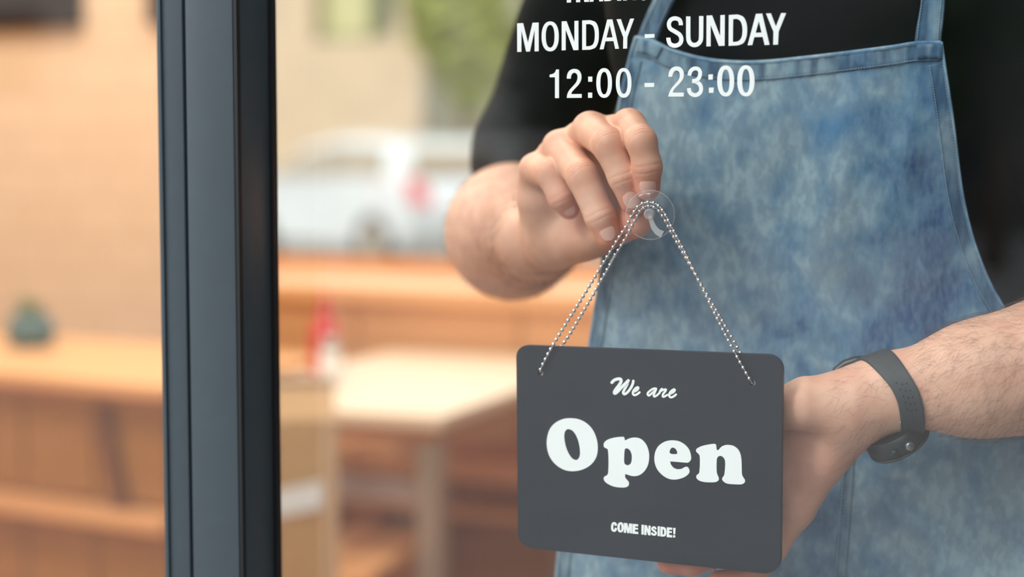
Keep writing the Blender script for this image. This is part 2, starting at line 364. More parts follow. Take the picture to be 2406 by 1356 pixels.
CARW = plain('white_car_paint', (214, 215, 215), 0.25, 0, 0.01)
CARGLASS = plain('car_glass_painted_reflection', (150, 132, 108), 0.2, 0, 0.03)  # reflection of beige surroundings painted into the window colour
REDL = plain('red_tail_lens', (206, 44, 44), 0.25)
DARKP = plain('black_plastic', (36, 38, 40), 0.5)
TYRE = plain('tyre_rubber', (60, 54, 50), 0.8)
ALLOY = plain('alloy_rim', (190, 176, 160), 0.35, 0.6)
def car(name, label, loc, rz, paint):
    """hatchback, rear end at local x=0, nose towards +x, width along y"""
    t = thing(name, label, 'car', loc)
    R = Matrix.Translation(loc) @ Matrix.Rotation(rz, 4, 'Z')
    hw = 0.86
    def sec(prof, ws):                       # profile (x,z) closed, half widths by height
        n = len(prof); vs = []; fs = []
        for sgn in (-1, 1):
            for (x, z), w_ in zip(prof, ws): vs.append(R @ Vector((x, sgn*w_, z)))
        tr = tessellate_polygon([[Vector((x, z, 0)) for x, z in prof]])
        fs += [tuple(a) for a in tr]+[tuple(a+n for a in reversed(b_)) for b_ in tr]
        fs += [(i, (i+1) % n, (i+1) % n+n, i+n) for i in range(n)]
        return MB().add(vs, fs)
    body = [(0.06, 0.42), (0.0, 0.62), (0.05, 0.86), (0.16, 1.0), (0.36, 1.36), (0.75, 1.47), (1.7, 1.48), (2.4, 1.36), (3.05, 1.0), (3.75, 0.88), (4.0, 0.7), (4.05, 0.42), (3.9, 0.26), (0.2, 0.26)]
    ws = [0.82, 0.85, 0.86, 0.86, 0.70, 0.64, 0.64, 0.68, 0.84, 0.80, 0.78, 0.80, 0.82, 0.82]
    o = sec(body, ws).obj('body', paint, t)
    md = o.modifiers.new('bevel', 'BEVEL'); md.width = 0.05; md.segments = 3; md.limit_method = 'ANGLE'; auto_smooth(o, 35)
    for sgn in (-1, 1):
        q = [(0.50, 1.04), (0.66, 1.36), (1.55, 1.40), (1.55, 1.04)]; q2 = [(1.62, 1.04), (1.62, 1.40), (2.32, 1.30), (2.86, 1.04)]
        for qq in (q, q2):
            MB().prism([R @ Vector((x, sgn*(0.865-(z-1.0)*0.42), z)) for x, z in qq], (R.to_3x3() @ Vector((0, sgn*0.012, 0)))).obj('side_window', CARGLASS, t)
        MB().prism([R @ Vector((0.01, sgn*(0.55), 0.74)), R @ Vector((0.01, sgn*0.84, 0.76)), R @ Vector((0.13, sgn*0.84, 1.04)), R @ Vector((0.16, sgn*0.62, 1.02))], R.to_3x3() @ Vector((-0.05, 0, 0))).obj('tail_light', REDL, t)
        MB().prism([R @ Vector((3.96, sgn*0.45, 0.62)), R @ Vector((3.94, sgn*0.76, 0.62)), R @ Vector((3.78, sgn*0.78, 0.82)), R @ Vector((3.86, sgn*0.5, 0.78))], R.to_3x3() @ Vector((0.08, 0, 0))).obj('headlight', ALLOY, t)
        MB().box((0, 0, 0), (0.18, 0.14, 0.12), bev=0.03).obj('mirror', DARKP, t).matrix_world = R @ Matrix.Translation((2.75, sgn*0.93, 1.08))
        for x in (0.72, 3.25):
            ax = R.to_3x3() @ Vector((0, sgn, 0)); c = R @ Vector((x, sgn*0.70, 0.30))
            wh = MB().lathe([(0.0, -0.02), (0.30, -0.02), (0.335, 0.02), (0.335, 0.16), (0.30, 0.19), (0.22, 0.19), (0.22, 0.15)], c, 24, ax).obj('wheel', TYRE, t, True)
            rim = MB().lathe([(0.225, 0.14), (0.20, 0.17), (0.05, 0.19), (0.0, 0.19)], c, 20, ax).obj('rim', ALLOY, wh, True)
    MB().prism([R @ Vector(v) for v in ((0.175, -0.66, 1.05), (0.175, 0.66, 1.05), (0.335, 0.58, 1.33), (0.335, -0.58, 1.33))], R.to_3x3() @ Vector((-0.03, 0, 0.012))).obj('rear_window', CARGLASS, t)
    MB().box((0, 0, 0), (0.16, 1.62, 0.26), bev=0.04).obj('rear_bumper', DARKP, t).matrix_world = R @ Matrix.Translation((0.06, 0, 0.36))
    MB().box((0, 0, 0), (0.02, 0.5, 0.11)).obj('number_plate', PRINT, t).matrix_world = R @ Matrix.Translation((-0.012, 0, 0.70))
    return t
pc = dp(955, 600, 18.2)                       # its near rear corner
rz = math.radians(119+34)
# local corner (0.05, +0.86) lands on pc
off = Matrix.Rotation(rz, 3, 'Z') @ Vector((0.05, 0.86, 0))
car('parked_car', 'white hatchback parked on the street beyond the rear window', (pc.x-off.x, pc.y-off.y, -0.04), rz, CARW)

q_ = dp(1025, 620, 19.0)  # added car behind the camera, placed for a whitish reflection
car('parked_car', 'white hatchback added across the street for its reflection in the shop glass', (q_.x, -q_.y, -0.04), math.radians(-90), CARW)

# ------------------------------------------------------------------ shop furniture
OAK = wood('light_oak', (236, 182, 130), (226, 168, 114), 0.4, 4.0)
OAKD = wood('brown_oak', (196, 142, 96), (180, 126, 82), 0.5, 4.0)
TAN = wood('tan_plywood', (206, 164, 122), (196, 152, 110), 0.5, 4.0)
CREAM = plain('cream_laminate', (228, 206, 180), 0.4, 0, 0.02)
STEEL = plain('brushed_steel', (172, 164, 154), 0.35, 0.5, 0.05, 30, stretch=(1, 1, 0.05))
def frame2(P0, P1):
    d = Vector((P1.x-P0.x, P1.y-P0.y, 0)).normalized(); n = Vector((-d.y, d.x, 0)); return d, n, math.atan2(d.y, d.x)
class LF:                                    # local frame: boxes given by their local extents
    def __init__(s, o, rz): s.o = Vector(o); s.rz = rz; s.m = Matrix.Translation(s.o) @ Matrix.Rotation(rz, 4, 'Z')
    def box(s, mb, x0, x1, y0, y1, z0, z1, bev=0.003):
        c = s.m @ Vector(((x0+x1)/2, (y0+y1)/2, 0)); return mb.box((c.x, c.y, (z0+z1)/2), (x1-x0, y1-y0, z1-z0), s.rz, bev)
# long window bar under the rear window
bar = thing('window_bar', 'long light oak bar counter under the rear window', 'counter', (-1.6, 3.0, 0))
zb = 0.905
L = LF((0, YB, 0), 0)
bx0, bx1 = xat(470, 2.75), 0.6
L.box(MB(), bx0, bx1, -0.46, -0.002, zb-0.04, zb).obj('worktop', OAK, bar)
nx = 6
for k in range(nx):
    a = bx0+(bx1-bx0)*k/nx
    L.box(MB(), a+0.003, a+(bx1-bx0)/nx-0.003, -0.42, -0.40, 0.42, zb-0.041).obj('front_panel', OAK, bar)
L.box(MB(), bx0, bx1, -0.36, -0.002, 0.09, zb-0.042).obj('carcass', OAKD, bar)
L.box(MB(), bx0, bx1, -0.33, -0.01, 0.0, 0.09).obj('plinth', DARKP, bar)
# cream table with a steel corner leg
c0 = dp(1040, 978, 3.20); c2 = dp(1213, 915, 3.557)
d2, n2, r2 = frame2(c0, c2)
L = LF((c0.x, c0.y, 0), r2)                   # x along the right edge, y to the left
tb = thing('cafe_table', 'cream topped cafe table with square steel legs', 'table', (c0.x, c0.y, 0))
L.box(MB(), 0, 0.95, 0, 0.56, 0.722, 0.75, 0.004).obj('tabletop', CREAM, tb)
for lx, ly in ((0.05, 0.05), (0.85, 0.05), (0.05, 0.48), (0.85, 0.48)):
    L.box(MB(), lx, lx+0.05, ly-0.02, ly+0.03, 0.0, 0.69, 0.004).obj('leg', STEEL, tb)
L.box(MB(), 0.04, 0.90, 0.03, 0.53, 0.69, 0.722, 0.003).obj('under_frame', OAKD, tb)
# bench behind the table
b0 = dp(760, 1050, 4.12); b1 = dp(1240, 1088, 3.9)
d3, n3, r3 = frame2(b0, b1)
L = LF((b0.x, b0.y, 0), r3)
bl = (b1-b0).length+0.3
bn = thing('bench', 'light oak bench standing behind the cream table', 'bench', (b0.x, b0.y, 0))
L.box(MB(), 0, bl, 0, 0.10, 0.505, 0.535).obj('slat', OAK, bn); L.box(MB(), 0, bl, 0.11, 0.21, 0.505, 0.535).obj('slat', OAK, bn)
for x in (0.08, bl-0.12):
    for y in (0.02, 0.15): L.box(MB(), x, x+0.045, y, y+0.045, 0, 0.47).obj('leg', OAKD, bn)
L.box(MB(), 0.0, bl, 0.004, 0.024, 0.480, 0.504).obj('apron_rail', OAK, bn)
L.box(MB(), 0.03, bl-0.03, 0.026, 0.19, 0.482, 0.504).obj('under_frame', OAKD, bn)
# low seat board in front of the table
q0 = dp(1019, 1216, 3.60); q1 = dp(800, 1356, 3.02)
d4, n4, r4 = frame2(q1, q0)
L = LF((q1.x, q1.y, 0), r4); ql = (q0-q1).length
bn2 = thing('bench', 'small light oak bench in front of the steel table leg', 'bench', (q1.x, q1.y, 0))
L.box(MB(), 0.16, ql, 0.0, 0.09, 0.42, 0.45).obj('slat', OAK, bn2); L.box(MB(), 0.16, ql, 0.10, 0.19, 0.42, 0.45).obj('slat', OAK, bn2)
for x in (0.18, ql-0.09):
    for y in (0.02, 0.13): L.box(MB(), x, x+0.04, y, y+0.04, 0, 0.42).obj('leg', OAKD, bn2)
# kraft bag on a stool, folded grey cloth on the rear bench
g0 = dp(672, 1200, 2.92)
L = LF((g0.x, g0.y, 0), math.radians(33))
KRAFT = plain('kraft_paper', (206, 170, 132), 0.85, 0, 0.05, 60)
st = thing('stool', 'low oak stool under the kraft paper bag', 'stool', (g0.x, g0.y, 0))
L.box(MB(), -0.17, 0.13, -0.14, 0.14, 0.42, 0.45).obj('seat', OAKD, st)
for x in (-0.16, 0.08):
    for y in (-0.13, 0.09): L.box(MB(), x, x+0.04, y, y+0.04, 0, 0.42).obj('leg', OAKD, st)
bag = thing('paper_bag', 'tall tan kraft paper bag with a white label on a stool', 'bag', (g0.x, g0.y, 0.451))
prof = [(-0.15, -0.09), (0.085, -0.09), (0.085, 0.09), (-0.15, 0.09)]
vs = []
for z, s_, sy in ((0.451, 1, 1), (0.65, 1.0, 1.02), (0.80, 0.99, 0.85), (0.855, 0.97, 0.30)):
    for (x, y) in prof: vs.append(L.m @ Vector((x*s_, y*sy, z)))
fs = [(3, 2, 1, 0)]+[(4*i+k, 4*i+(k+1) % 4, 4*i+4+(k+1) % 4, 4*i+4+k) for i in range(3) for k in range(4)]+[(12, 13, 14, 15)]
MB().add(vs, fs).obj('bag_body', KRAFT, bag)
L.box(MB(), -0.148, 0.083, -0.031, 0.031, 0.835, 0.862, 0.003).obj('folded_top', plain('kraft_shaded_fold', (176, 152, 132), 0.8), bag, label='folded top edge with shade painted in')  # greyish shade on the bag's top is put into this colour
MB().prism([L.m @ Vector(v) for v in ((-0.12, -0.0905, 0.62), (0.06, -0.0935, 0.655), (0.06, -0.0935, 0.70), (-0.12, -0.0905, 0.665))], L.m.to_3x3() @ Vector((0, -0.0012, 0))).obj('paper_label', PRINT, bag, label='white paper label')
L = LF((b0.x, b0.y, 0), r3)
L.box(MB(), 0.04, bl-0.05, 0.01, 0.20, 0.392, 0.410).obj('lower_shelf', OAK, bn)
t0 = dp(838, 1160, 4.085)
yb_ = (L.m.inverted() @ Vector((t0.x, t0.y, 0)))
ct = thing('folded_cloth', 'pale grey folded cloth on the lower shelf of the oak bench', 'cloth', (t0.x, t0.y, 0.4105))
GC = plain('pale_grey_cloth', (226, 214, 212), 0.9, 0, 0.05, 80)
for k in range(3):
    L.box(MB(), yb_.x-0.08+0.004*k, yb_.x+0.17-0.006*k, 0.004, 0.16, 0.4105+k*0.020, 0.430+k*0.020, 0.006).obj('fold', GC, ct)
# red bottle and white shaker on the table
tz = 0.7505
pb = dp(732, 848, 4.0)
pb = Vector((pb.x, pb.y, 0)); 
L2 = LF((c0.x, c0.y, 0), r2)
pb = L2.m @ Vector((0.40, 0.455, 0)); 
kb = thing('sauce_bottle', 'red sauce squeeze bottle on the cream table', 'bottle', (pb.x, pb.y, tz))
RED = plain('red_plastic', (206, 62, 66), 0.35)
MB().lathe([(0, 0), (0.03, 0), (0.033, 0.01), (0.033, 0.105), (0.022, 0.13), (0.016, 0.132), (0, 0.132)], (pb.x, pb.y, tz), 20).obj('body', RED, kb, True)
MB().lathe([(0.017, 0), (0.016, 0.015), (0.007, 0.045), (0.004, 0.06), (0, 0.06)], (pb.x, pb.y, tz+0.132), 16).obj('nozzle', RED, kb, True)
ps = L2.m @ Vector((0.30, 0.39, 0))
ss = thing('salt_shaker', 'white shaker beside the red sauce bottle', 'shaker', (ps.x, ps.y, tz))
MB().lathe([(0, 0), (0.026, 0), (0.028, 0.006), (0.021, 0.075), (0.02, 0.08), (0, 0.08)], (ps.x, ps.y, tz), 18).obj('body', PRINT, ss, True)
MB().lathe([(0.021, 0), (0.021, 0.014), (0.012, 0.024), (0, 0.026)], (ps.x, ps.y, tz+0.08), 18).obj('cap', STEEL, ss, True)
# sideboard seen through the left bay
k0 = dp(0, 876, 3.86); k1 = dp(380, 908, 3.62)
d5, n5, r5 = frame2(k0, k1); L = LF((k0.x, k0.y, 0), r5)
kl = (k1-k0).length
sb = thing('sideboard', 'light oak sideboard by the beige wall with a potted plant on top', 'sideboard', (k0.x, k0.y, 0))
AMBER = wood('amber_oak', (176, 126, 70), (160, 110, 58), 0.5, 4.0)
x0, x1 = -0.9, kl+0.015
L.box(MB(), x0, x1, 0, 0.62, 0.72, 0.75, 0.004).obj('worktop', OAK, sb)
L.box(MB(), x0+0.03, x1-0.03, 0.03, 0.58, 0.695, 0.72, 0.002).obj('under_rail', OAKD, sb)
npan = 6; pw = (x1-x0-0.08)/npan
for k in range(npan):
    L.box(MB(), x0+0.04+k*pw+0.004, x0+0.04+(k+1)*pw-0.004, 0.05, 0.07, 0.475, 0.695, 0.002).obj('panel', AMBER, sb)
L.box(MB(), x0+0.04, x1-0.04, 0.075, 0.56, 0.10, 0.69, 0.002).obj('carcass', OAKD, sb)
L.box(MB(), x0+0.02, x1-0.02, 0.0, 0.56, 0.425, 0.465, 0.003).obj('shelf', OAK, sb)
for k in range(npan): L.box(MB(), x0+0.04+k*pw+0.004, x0+0.04+(k+1)*pw-0.004, 0.05, 0.07, 0.12, 0.415, 0.002).obj('panel', AMBER, sb)
for x in (x0+0.03, x1-0.09):
    for y in (0.03, 0.50): L.box(MB(), x, x+0.06, y, y+0.06, 0, 0.12, 0.003).obj('leg', OAKD, sb)
bra = L.m @ Vector((kl*0.56, 0.035, 0)); brb = L.m @ Vector((kl*0.68, 0.035, 0))
MB().tube([(bra.x, bra.y, 0.692), (brb.x, brb.y, 0.468)], 0.019, 6).obj('brace', plain('dark_brace', (128, 80, 44), 0.5), sb)
# potted plant
pp = dp(72, 775, 4.35); pz = 0.7505
pl = thing('potted_plant', 'small spiky green plant in a teal pot on the oak sideboard', 'plant', (pp.x, pp.y, pz))
TEAL = plain('teal_ceramic', (74, 104, 106), 0.35, 0, 0.06)
MB().lathe([(0, 0), (0.05, 0), (0.062, 0.02), (0.062, 0.05), (0.05, 0.082), (0.046, 0.082), (0.05, 0.06), (0, 0.06)], (pp.x, pp.y, pz), 24).obj('pot', TEAL, pl, True)
MB().lathe([(0, 0.0), (0.049, 0.0)], (pp.x, pp.y, pz+0.066), 20).obj('soil', BARK, pl)
AGAVE = plain('agave_green', (96, 116, 62), 0.5, 0, 0.25, 20)
for k in range(16):
    a = k*2.399; tilt = 0.25+0.75*(k/16); ln = 0.055+0.045*random.random()
    d = Vector((math.cos(a)*math.sin(tilt), math.sin(a)*math.sin(tilt), math.cos(tilt))); s_ = d.cross(Vector((0, 0, 1))).normalized()
    b = Vector((pp.x, pp.y, pz+0.066)); up = s_.cross(d)
    MB().add([b-s_*0.007, b+s_*0.007, b+d*ln*0.5+s_*0.010+up*0.003, b+d*ln*0.5-s_*0.010+up*0.003, b+d*ln, b+d*ln*0.4-up*0.004],
             [(0, 1, 2, 3), (3, 2, 4), (0, 5, 1), (1, 5, 2), (0, 3, 5), (2, 5, 4), (3, 4, 5)]).obj('leaf', AGAVE, pl, True)
# two dark panels on the tile wall
for (pa, pb_, lab, cc) in (((-420, 60), (188, 60), 'wide dark brown framed board on the beige wall', (26, 12, 10)), ((352, 52), (560, 52), 'dark brown framed board behind the slate door frame', (70, 42, 34))):
    A, B = at(pa[0], pa[1], YB-0.02), at(pb_[0], pb_[1], YB-0.02)
    zz = (A.z+B.z)/2 if pa[0] > 0 else B.z
    t = thing('wall_board', lab, 'board', (A.x, YB-0.02, zz))
    MB().box(((A.x+B.x)/2, YB-0.016, zz+0.35), (B.x-A.x-0.03, 0.02, 0.67)).obj('board', plain('board_brown', cc, 0.5), t)
    f = MB()
    for z in (zz+0.01, zz+0.69): f.box(((A.x+B.x)/2, YB-0.02, z), (B.x-A.x, 0.035, 0.025))
    for x in (A.x+0.012, B.x-0.012): f.box((x, YB-0.02, zz+0.35), (0.024, 0.035, 0.66))
    f.obj('board_frame', plain('frame_brown', tuple(int(v*0.8) for v in cc), 0.5), t)
# ------------------------------------------------------------------ lettering
class Z:                                      # a zoomed view of the photo: its origin and scale
    def __init__(s, ox, oy, k): s.ox, s.oy, s.k = ox, oy, k
    def __call__(s, p): return (s.ox+p[0]/s.k, s.oy+p[1]/s.k)
def glyph(name, items, z, Y, m, parent, th=0.00035):
    """one letter: ('poly', outline, holes) / ('ring', outer, inner) / ('line', path, width, round) built on the plane y=Y"""
    mb = MB()
    for it in items:
        if it[0] in ('poly', 'ring'):
            loops = [it[1]] + list(it[2] if it[0] == 'poly' and len(it) > 2 else ([it[2]] if it[0] == 'ring' else []))
            L3 = []
            for lp in loops:
                pts = []
                for q in lp:
                    p = at(*z(q), Y)
                    if not pts or (p-pts[-1]).length > 1e-6: pts.append(p)
                if (pts[0]-pts[-1]).length < 1e-6: pts.pop()
                L3.append(pts)
            fl = [[Vector((p.x, p.z, 0)) for p in lp] for lp in L3]
            tr = tessellate_polygon(fl); allp = [p for lp in L3 for p in lp]; n = len(allp)
            vs = allp + [p+Vector((0, th, 0)) for p in allp]
            fs = [tuple(t) for t in tr]; k = 0
            for lp in L3:
                c = len(lp); fs += [(k+i, k+(i+1) % c, k+(i+1) % c+n, k+i+n) for i in range(c)]; k += c
            mb.add(vs, fs)
        else:
            _, path, wd, rnd = it
            pts = []
            for q in path:
                q = Vector((q[0], q[1], 0))
                if not pts or (q-pts[-1]).length > 1e-3: pts.append(q)
            h = wd/2; n = len(pts); LR = []
            for i in range(n):
                d0 = (pts[i]-pts[i-1]).normalized() if i else None; d1 = (pts[i+1]-pts[i]).normalized() if i < n-1 else None
                d = ((d0 or d1)+(d1 or d0))
                d = d.normalized() if d.length > 0.5 else (d1 or d0)
                nn = Vector((-d.y, d.x, 0)); y = Y-i*5e-6
                LR += [at(*z(pts[i]+nn*h), y), at(*z(pts[i]-nn*h), y)]
            mb.add(LR, [(2*i, 2*i+1, 2*i+3, 2*i+2) for i in range(n-1)])
            if rnd:
                for i in range(n):
                    y = Y+1.2e-4-i*5e-6
                    mb.add([at(*z((pts[i].x+h*math.cos(a*math.pi/8), pts[i].y+h*math.sin(a*math.pi/8))), y) for a in range(16)], [tuple(range(16))])
    return mb.obj(name, m, parent)
def sup(cx0, cx1, cy0, cy1, n=2.25, k=40):
    cx, cy, rx, ry = (cx0+cx1)/2, (cy0+cy1)/2, (cx1-cx0)/2, (cy1-cy0)/2
    out = []
    for i in range(k):
        a = 2*math.pi*i/k; c, s = math.cos(a), math.sin(a)
        out.append((cx+rx*math.copysign(abs(c)**(2/n), c), cy+ry*math.copysign(abs(s)**(2/n), s)))
    return out
def O_(x0, x1, y0, y1, a0, a1, b0, b1, n=2.25): return [('ring', sup(x0, x1, y0, y1, n), sup(a0, a1, b0, b1, n))]
def P_(*pts, holes=()): return [('poly', [(p[0], p[1]) for p in pts], [[(q[0], q[1]) for q in h] for h in holes])]
def S_(pts, closed=True, holes=(), n=5):
    return [('poly', [(p.x, p.y) for p in catmull(pts, True, n)], [[(p.x, p.y) for p in catmull(h, True, n)] for h in holes])]
def T_(pts, w, rnd=False, n=6): return [('line', [(p.x, p.y) for p in catmull(pts, False, n)], w, rnd)]

YL = 0.0083                                   # vinyl on the inner face of the glass
let = thing('window_lettering', 'white opening hours lettering on the shop window glass', 'lettering', at(1530, 130, YL))
z1, z2, z3, z4, z0 = Z(1200, 0, 7.519), Z(1540, 0, 7.519), Z(1280, 140, 9.254), Z(1540, 140, 9.254), Z(0, 0, 1)
C3 = lambda x, y: (x, y, 1)
def Dg(o, i):
    op = [C3(*o[0])]+[C3(*o[1])]+[tuple(p) for p in o[2:-2]]+[C3(*o[-2]), C3(*o[-1])]
    ip = [C3(*i[0])]+[C3(*i[1])]+[tuple(p) for p in i[2:-2]]+[C3(*i[-2]), C3(*i[-1])]
    return S_(op, holes=[ip])
G = []
G.append((z1, P_((112, 412), (218, 408), (303, 755), (385, 402), (492, 398), (493, 905), (422, 908), (422, 520), (338, 910), (272, 912), (187, 530), (187, 915), (115, 918))))
G.append((z1, O_(545, 848, 378, 908, 617, 774, 440, 842)))
G.append((z1, P_((900, 378), (985, 374), (1125, 745), (1125, 370), (1195, 366), (1195, 884), (1108, 887), (970, 520), (970, 887), (900, 890))))
G.append((z1, Dg([(1262, 362), (1400, 355), (1497, 392), (1545, 490), (1556, 610), (1545, 740), (1495, 840), (1400, 878), (1262, 882)],
                 [(1330, 428), (1395, 424), (1452, 458), (1480, 540), (1485, 620), (1478, 715), (1450, 785), (1395, 815), (1330, 818)])))
G.append((z1, P_((1705, 345), (1795, 341), (1912, 860), (1845, 864), (1815, 725), (1672, 730), (1640, 870), (1570, 873), holes=[[(1748, 440), (1690, 665), (1800, 660)]])))
G.append((z1, P_((1868, 340), (1945, 337), (2025, 570), (2110, 330), (2180, 327), (2060, 655), (2055, 857), (1985, 860), (1988, 660))))
G.append((z0, P_((1514.8, 80.4), (1537.8, 79.6), (1537.8, 88.5), (1514.8, 89.5))))
G.append((z2, T_([(448, 446), (446, 405), (422, 350), (348, 324), (272, 350), (238, 425), (262, 505), (345, 558), (425, 612), (458, 690), (430, 772), (345, 808), (262, 778), (232, 710), (229, 665)], 74)))
G.append((z2, T_([(580, 290), (580, 640), (594, 730), (632, 778), (690, 796), (750, 776), (793, 725), (806, 640), (809, 283)], 77)))
G.append((z2, P_((903, 275), (1000, 270), (1143, 640), (1147, 268), (1225, 263), (1222, 808), (1120, 812), (975, 440), (975, 818), (900, 820))))
G.append((z2, Dg([(1296, 265), (1450, 255), (1550, 297), (1605, 400), (1620, 525), (1605, 660), (1550, 762), (1450, 803), (1292, 810)],
                 [(1372, 338), (1438, 333), (1498, 370), (1530, 450), (1538, 540), (1527, 640), (1490, 708), (1435, 737), (1367, 742)])))
G.append((z2, P_((1775, 245), (1885, 240), (2015, 790), (1930, 797), (1893, 652), (1745, 657), (1710, 797), (1628, 800), holes=[[(1826, 370), (1770, 580), (1875, 575)]])))
G.append((z2, P_((1952, 238), (2040, 235), (2127, 470), (2222, 230), (2308, 232), (2175, 560), (2165, 787), (2080, 790), (2085, 560))))
G.append((z3, P_((245, 215), (308, 215), (308, 838), (222, 838), (222, 385), (105, 385), (105, 328), (175, 312), (215, 285), (235, 250))))
G.append((z3, S_([C3(478, 415), (484, 345), (512, 268), (572, 219), (645, 203), (728, 225), (783, 300), (797, 385), (780, 470), (730, 550), (650, 635), (592, 700), C3(572, 750), C3(802, 748), C3(802, 832), C3(478, 834), (492, 750), (532, 668), (602, 588), (670, 510), (704, 440), (712, 375), (696, 318), (648, 286), (600, 304), (572, 355), C3(565, 415)])))
sq = lambda a, b, c, d: [('poly', [a, b, c, d])]
G.append((z3, sq((943, 370), (1032, 370), (1032, 482), (943, 482))+sq((940, 718), (1030, 718), (1030, 832), (940, 832))))
G.append((z3, O_(1120, 1460, 185, 833, 1207, 1372, 267, 757)))
G.append((z3, O_(1545, 1885, 183, 830, 1630, 1800, 258, 745)))
G.append((z3, P_((2168, 510), (2380, 505), (2378, 595), (2170, 598))))
G.append((z4, S_([C3(280, 375), (292, 285), (332, 205), (390, 163), (455, 148), (540, 167), (600, 235), (618, 315), (605, 400), (560, 480), (480, 565), (402, 648), C3(372, 718), C3(620, 718), C3(612, 803), C3(277, 805), (302, 715), (350, 625), (420, 540), (490, 460), (523, 390), (530, 320), (508, 262), (460, 238), (412, 254), (380, 305), C3(362, 372)])))
G.append((z4, T_([(735, 350), (757, 265), (800, 215), (860, 192), (930, 207), (970, 270), (965, 350), (930, 418), (870, 455), (800, 466)], 84)+T_([(800, 466), (890, 487), (958, 532), (990, 605), (983, 690), (930, 752), (852, 774), (775, 742), (738, 690), (727, 620)], 86)))
G.append((z4, sq((1152, 325), (1250, 318), (1245, 435), (1150, 437))+sq((1163, 610), (1268, 606), (1262, 722), (1160, 724))))
G.append((z4, O_(1343, 1712, 128, 802, 1447, 1612, 213, 720)))
G.append((z4, O_(1778, 2155, 122, 800, 1885, 2050, 205, 720)))
zt = Z(0, 0, 1)                               # the word above, cut by the frame's top edge
def bl_(x): return 6.0-(x-1336)*0.037
G.append((zt, P_((1331.7, bl_(1332)), (1341.6, bl_(1341)), (1341.6, -54), (1355, -54.6), (1355, -64.6), (1318, -63), (1318, -53), (1331.7, -53.6))))
G.append((zt, P_((1353.6, bl_(1353)), (1363, bl_(1363)), (1363, -22), (1368, -22), (1373, bl_(1373)), (1384, bl_(1384)), (1377, -25), (1384, -36), (1384, -55), (1376, -65), (1353.6, -65), holes=[[(1363, -33), (1363, -55), (1371, -55), (1374, -50), (1374, -38), (1371, -33)]])))
G.append((zt, P_((1385, bl_(1385)), (1394, bl_(1394)), (1397, -12), (1406, -12), (1408, bl_(1408)), (1417, bl_(1417)), (1407, -66), (1396, -66), holes=[[(1401.5, -52), (1405, -22), (1398, -22)]])))
G.append((zt, Dg([(1419.5, bl_(1419)), (1432, bl_(1432)), (1441, -3), (1446, -14), (1447, -32), (1445, -52), (1440, -63), (1432, -67), (1419.5, -67)],
                 [(1429, -7), (1431, -7), (1435, -10), (1437, -18), (1437, -32), (1436, -46), (1434, -55), (1431, -57), (1429, -57)])))
G.append((zt, P_((1450, bl_(1450)), (1459.5, bl_(1459)), (1459.5, -68), (1450, -68))))
G.append((zt, P_((1464, bl_(1464)), (1473, bl_(1473)), (1473, -45), (1485, 0.0), (1495, 0.0), (1495, -69), (1486, -69), (1486, -24), (1474, -69), (1464, -69))))
G.append((zt, T_([(1523, -52), (1520, -61), (1511, -64), (1503, -55), (1501, -34), (1503, -12), (1511, -4), (1520, -8), (1523, -16), (1523, -30), (1512, -30)], 9.5)))
for zz, it in G: glyph('letter', it, zz, YL, VINYL, let)

# ------------------------------------------------------------------ the sign, its chain and suction cup
YS = 0.016; TS = 0.0042
sg = thing('hanging_sign', 'dark slate open sign hanging by a bead chain from a suction cup', 'sign', at(1525, 1075, YS))
def rounded(cs, n=9):
    out = []; L_ = len(cs)
    for i, (x, y, R_) in enumerate(cs):
        c = Vector((x, y)); u = (Vector(cs[i-1][:2])-c).normalized(); v = (Vector(cs[(i+1) % L_][:2])-c).normalized()
        p0, p2 = c+u*R_, c+v*R_
        k = 0.5523
        q0, q1 = p0+(c-p0)*k, p2+(c-p2)*k
        for j in range(n+1):
            t = j/n; w = p0*(1-t)**3+q0*3*t*(1-t)**2+q1*3*t*t*(1-t)+p2*t**3; out.append((w.x, w.y))
    return out
oe = rounded([(1212.5, 810.0, 29), (1839.2, 834.3, 36), (1833.0, 1352.0, 40), (1217.0, 1285.6, 33)])
hl = [(1269.5+6.6*math.cos(a*math.pi/8), 876.5+6.6*math.sin(a*math.pi/8)) for a in range(16)]
hr = [(1768+6.9*math.cos(a*math.pi/8), 900+6.9*math.sin(a*math.pi/8)) for a in range(16)]
def plate(outl, holes, Y, th):
    L3 = [[at(p[0], p[1], Y) for p in lp] for lp in [outl]+holes]
    tr = tessellate_polygon([[Vector((p.x, p.z, 0)) for p in lp] for lp in L3]); allp = [p for lp in L3 for p in lp]; n = len(allp)
    fs = [tuple(t) for t in tr]+[tuple(i+n for i in t) for t in tr]; k = 0
    for lp in L3:
        c = len(lp); fs += [(k+i, k+(i+1) % c, k+(i+1) % c+n, k+i+n) for i in range(c)]; k += c
    return MB().add(allp+[p+Vector((0, th, 0)) for p in allp], fs)
bd = plate(oe, [hl, hr], YS, TS).obj('board', SIGNM, sg)
md = bd.modifiers.new('bevel', 'BEVEL'); md.width = 0.0004; md.segments = 2; md.limit_method = 'ANGLE'; md.angle_limit = math.radians(50)
auto_smooth(bd, 50)
z5, z6, z7, z8 = Z(1420, 870, 12.663), Z(1270, 970, 7.136), Z(1520, 1000, 8.476), Z(1420, 1210, 12.663)
H = []
H.append((z5, T_([(225, 365), (290, 300), (390, 262), (480, 268), (497, 335), (440, 440), (345, 565), (297, 650), (320, 690), (400, 630), (520, 500), (640, 385), (712, 310)], 92, True)
             + T_([(712, 310), (680, 420), (605, 560), (560, 660), (600, 712), (690, 655), (785, 530), (843, 410), (862, 320)], 78, True)))
H.append((z5, T_([(885, 640), (975, 590), (1012, 530), (985, 507), (920, 545), (860, 625), (850, 700), (900, 742), (980, 712), (1045, 660)], 66, True)))
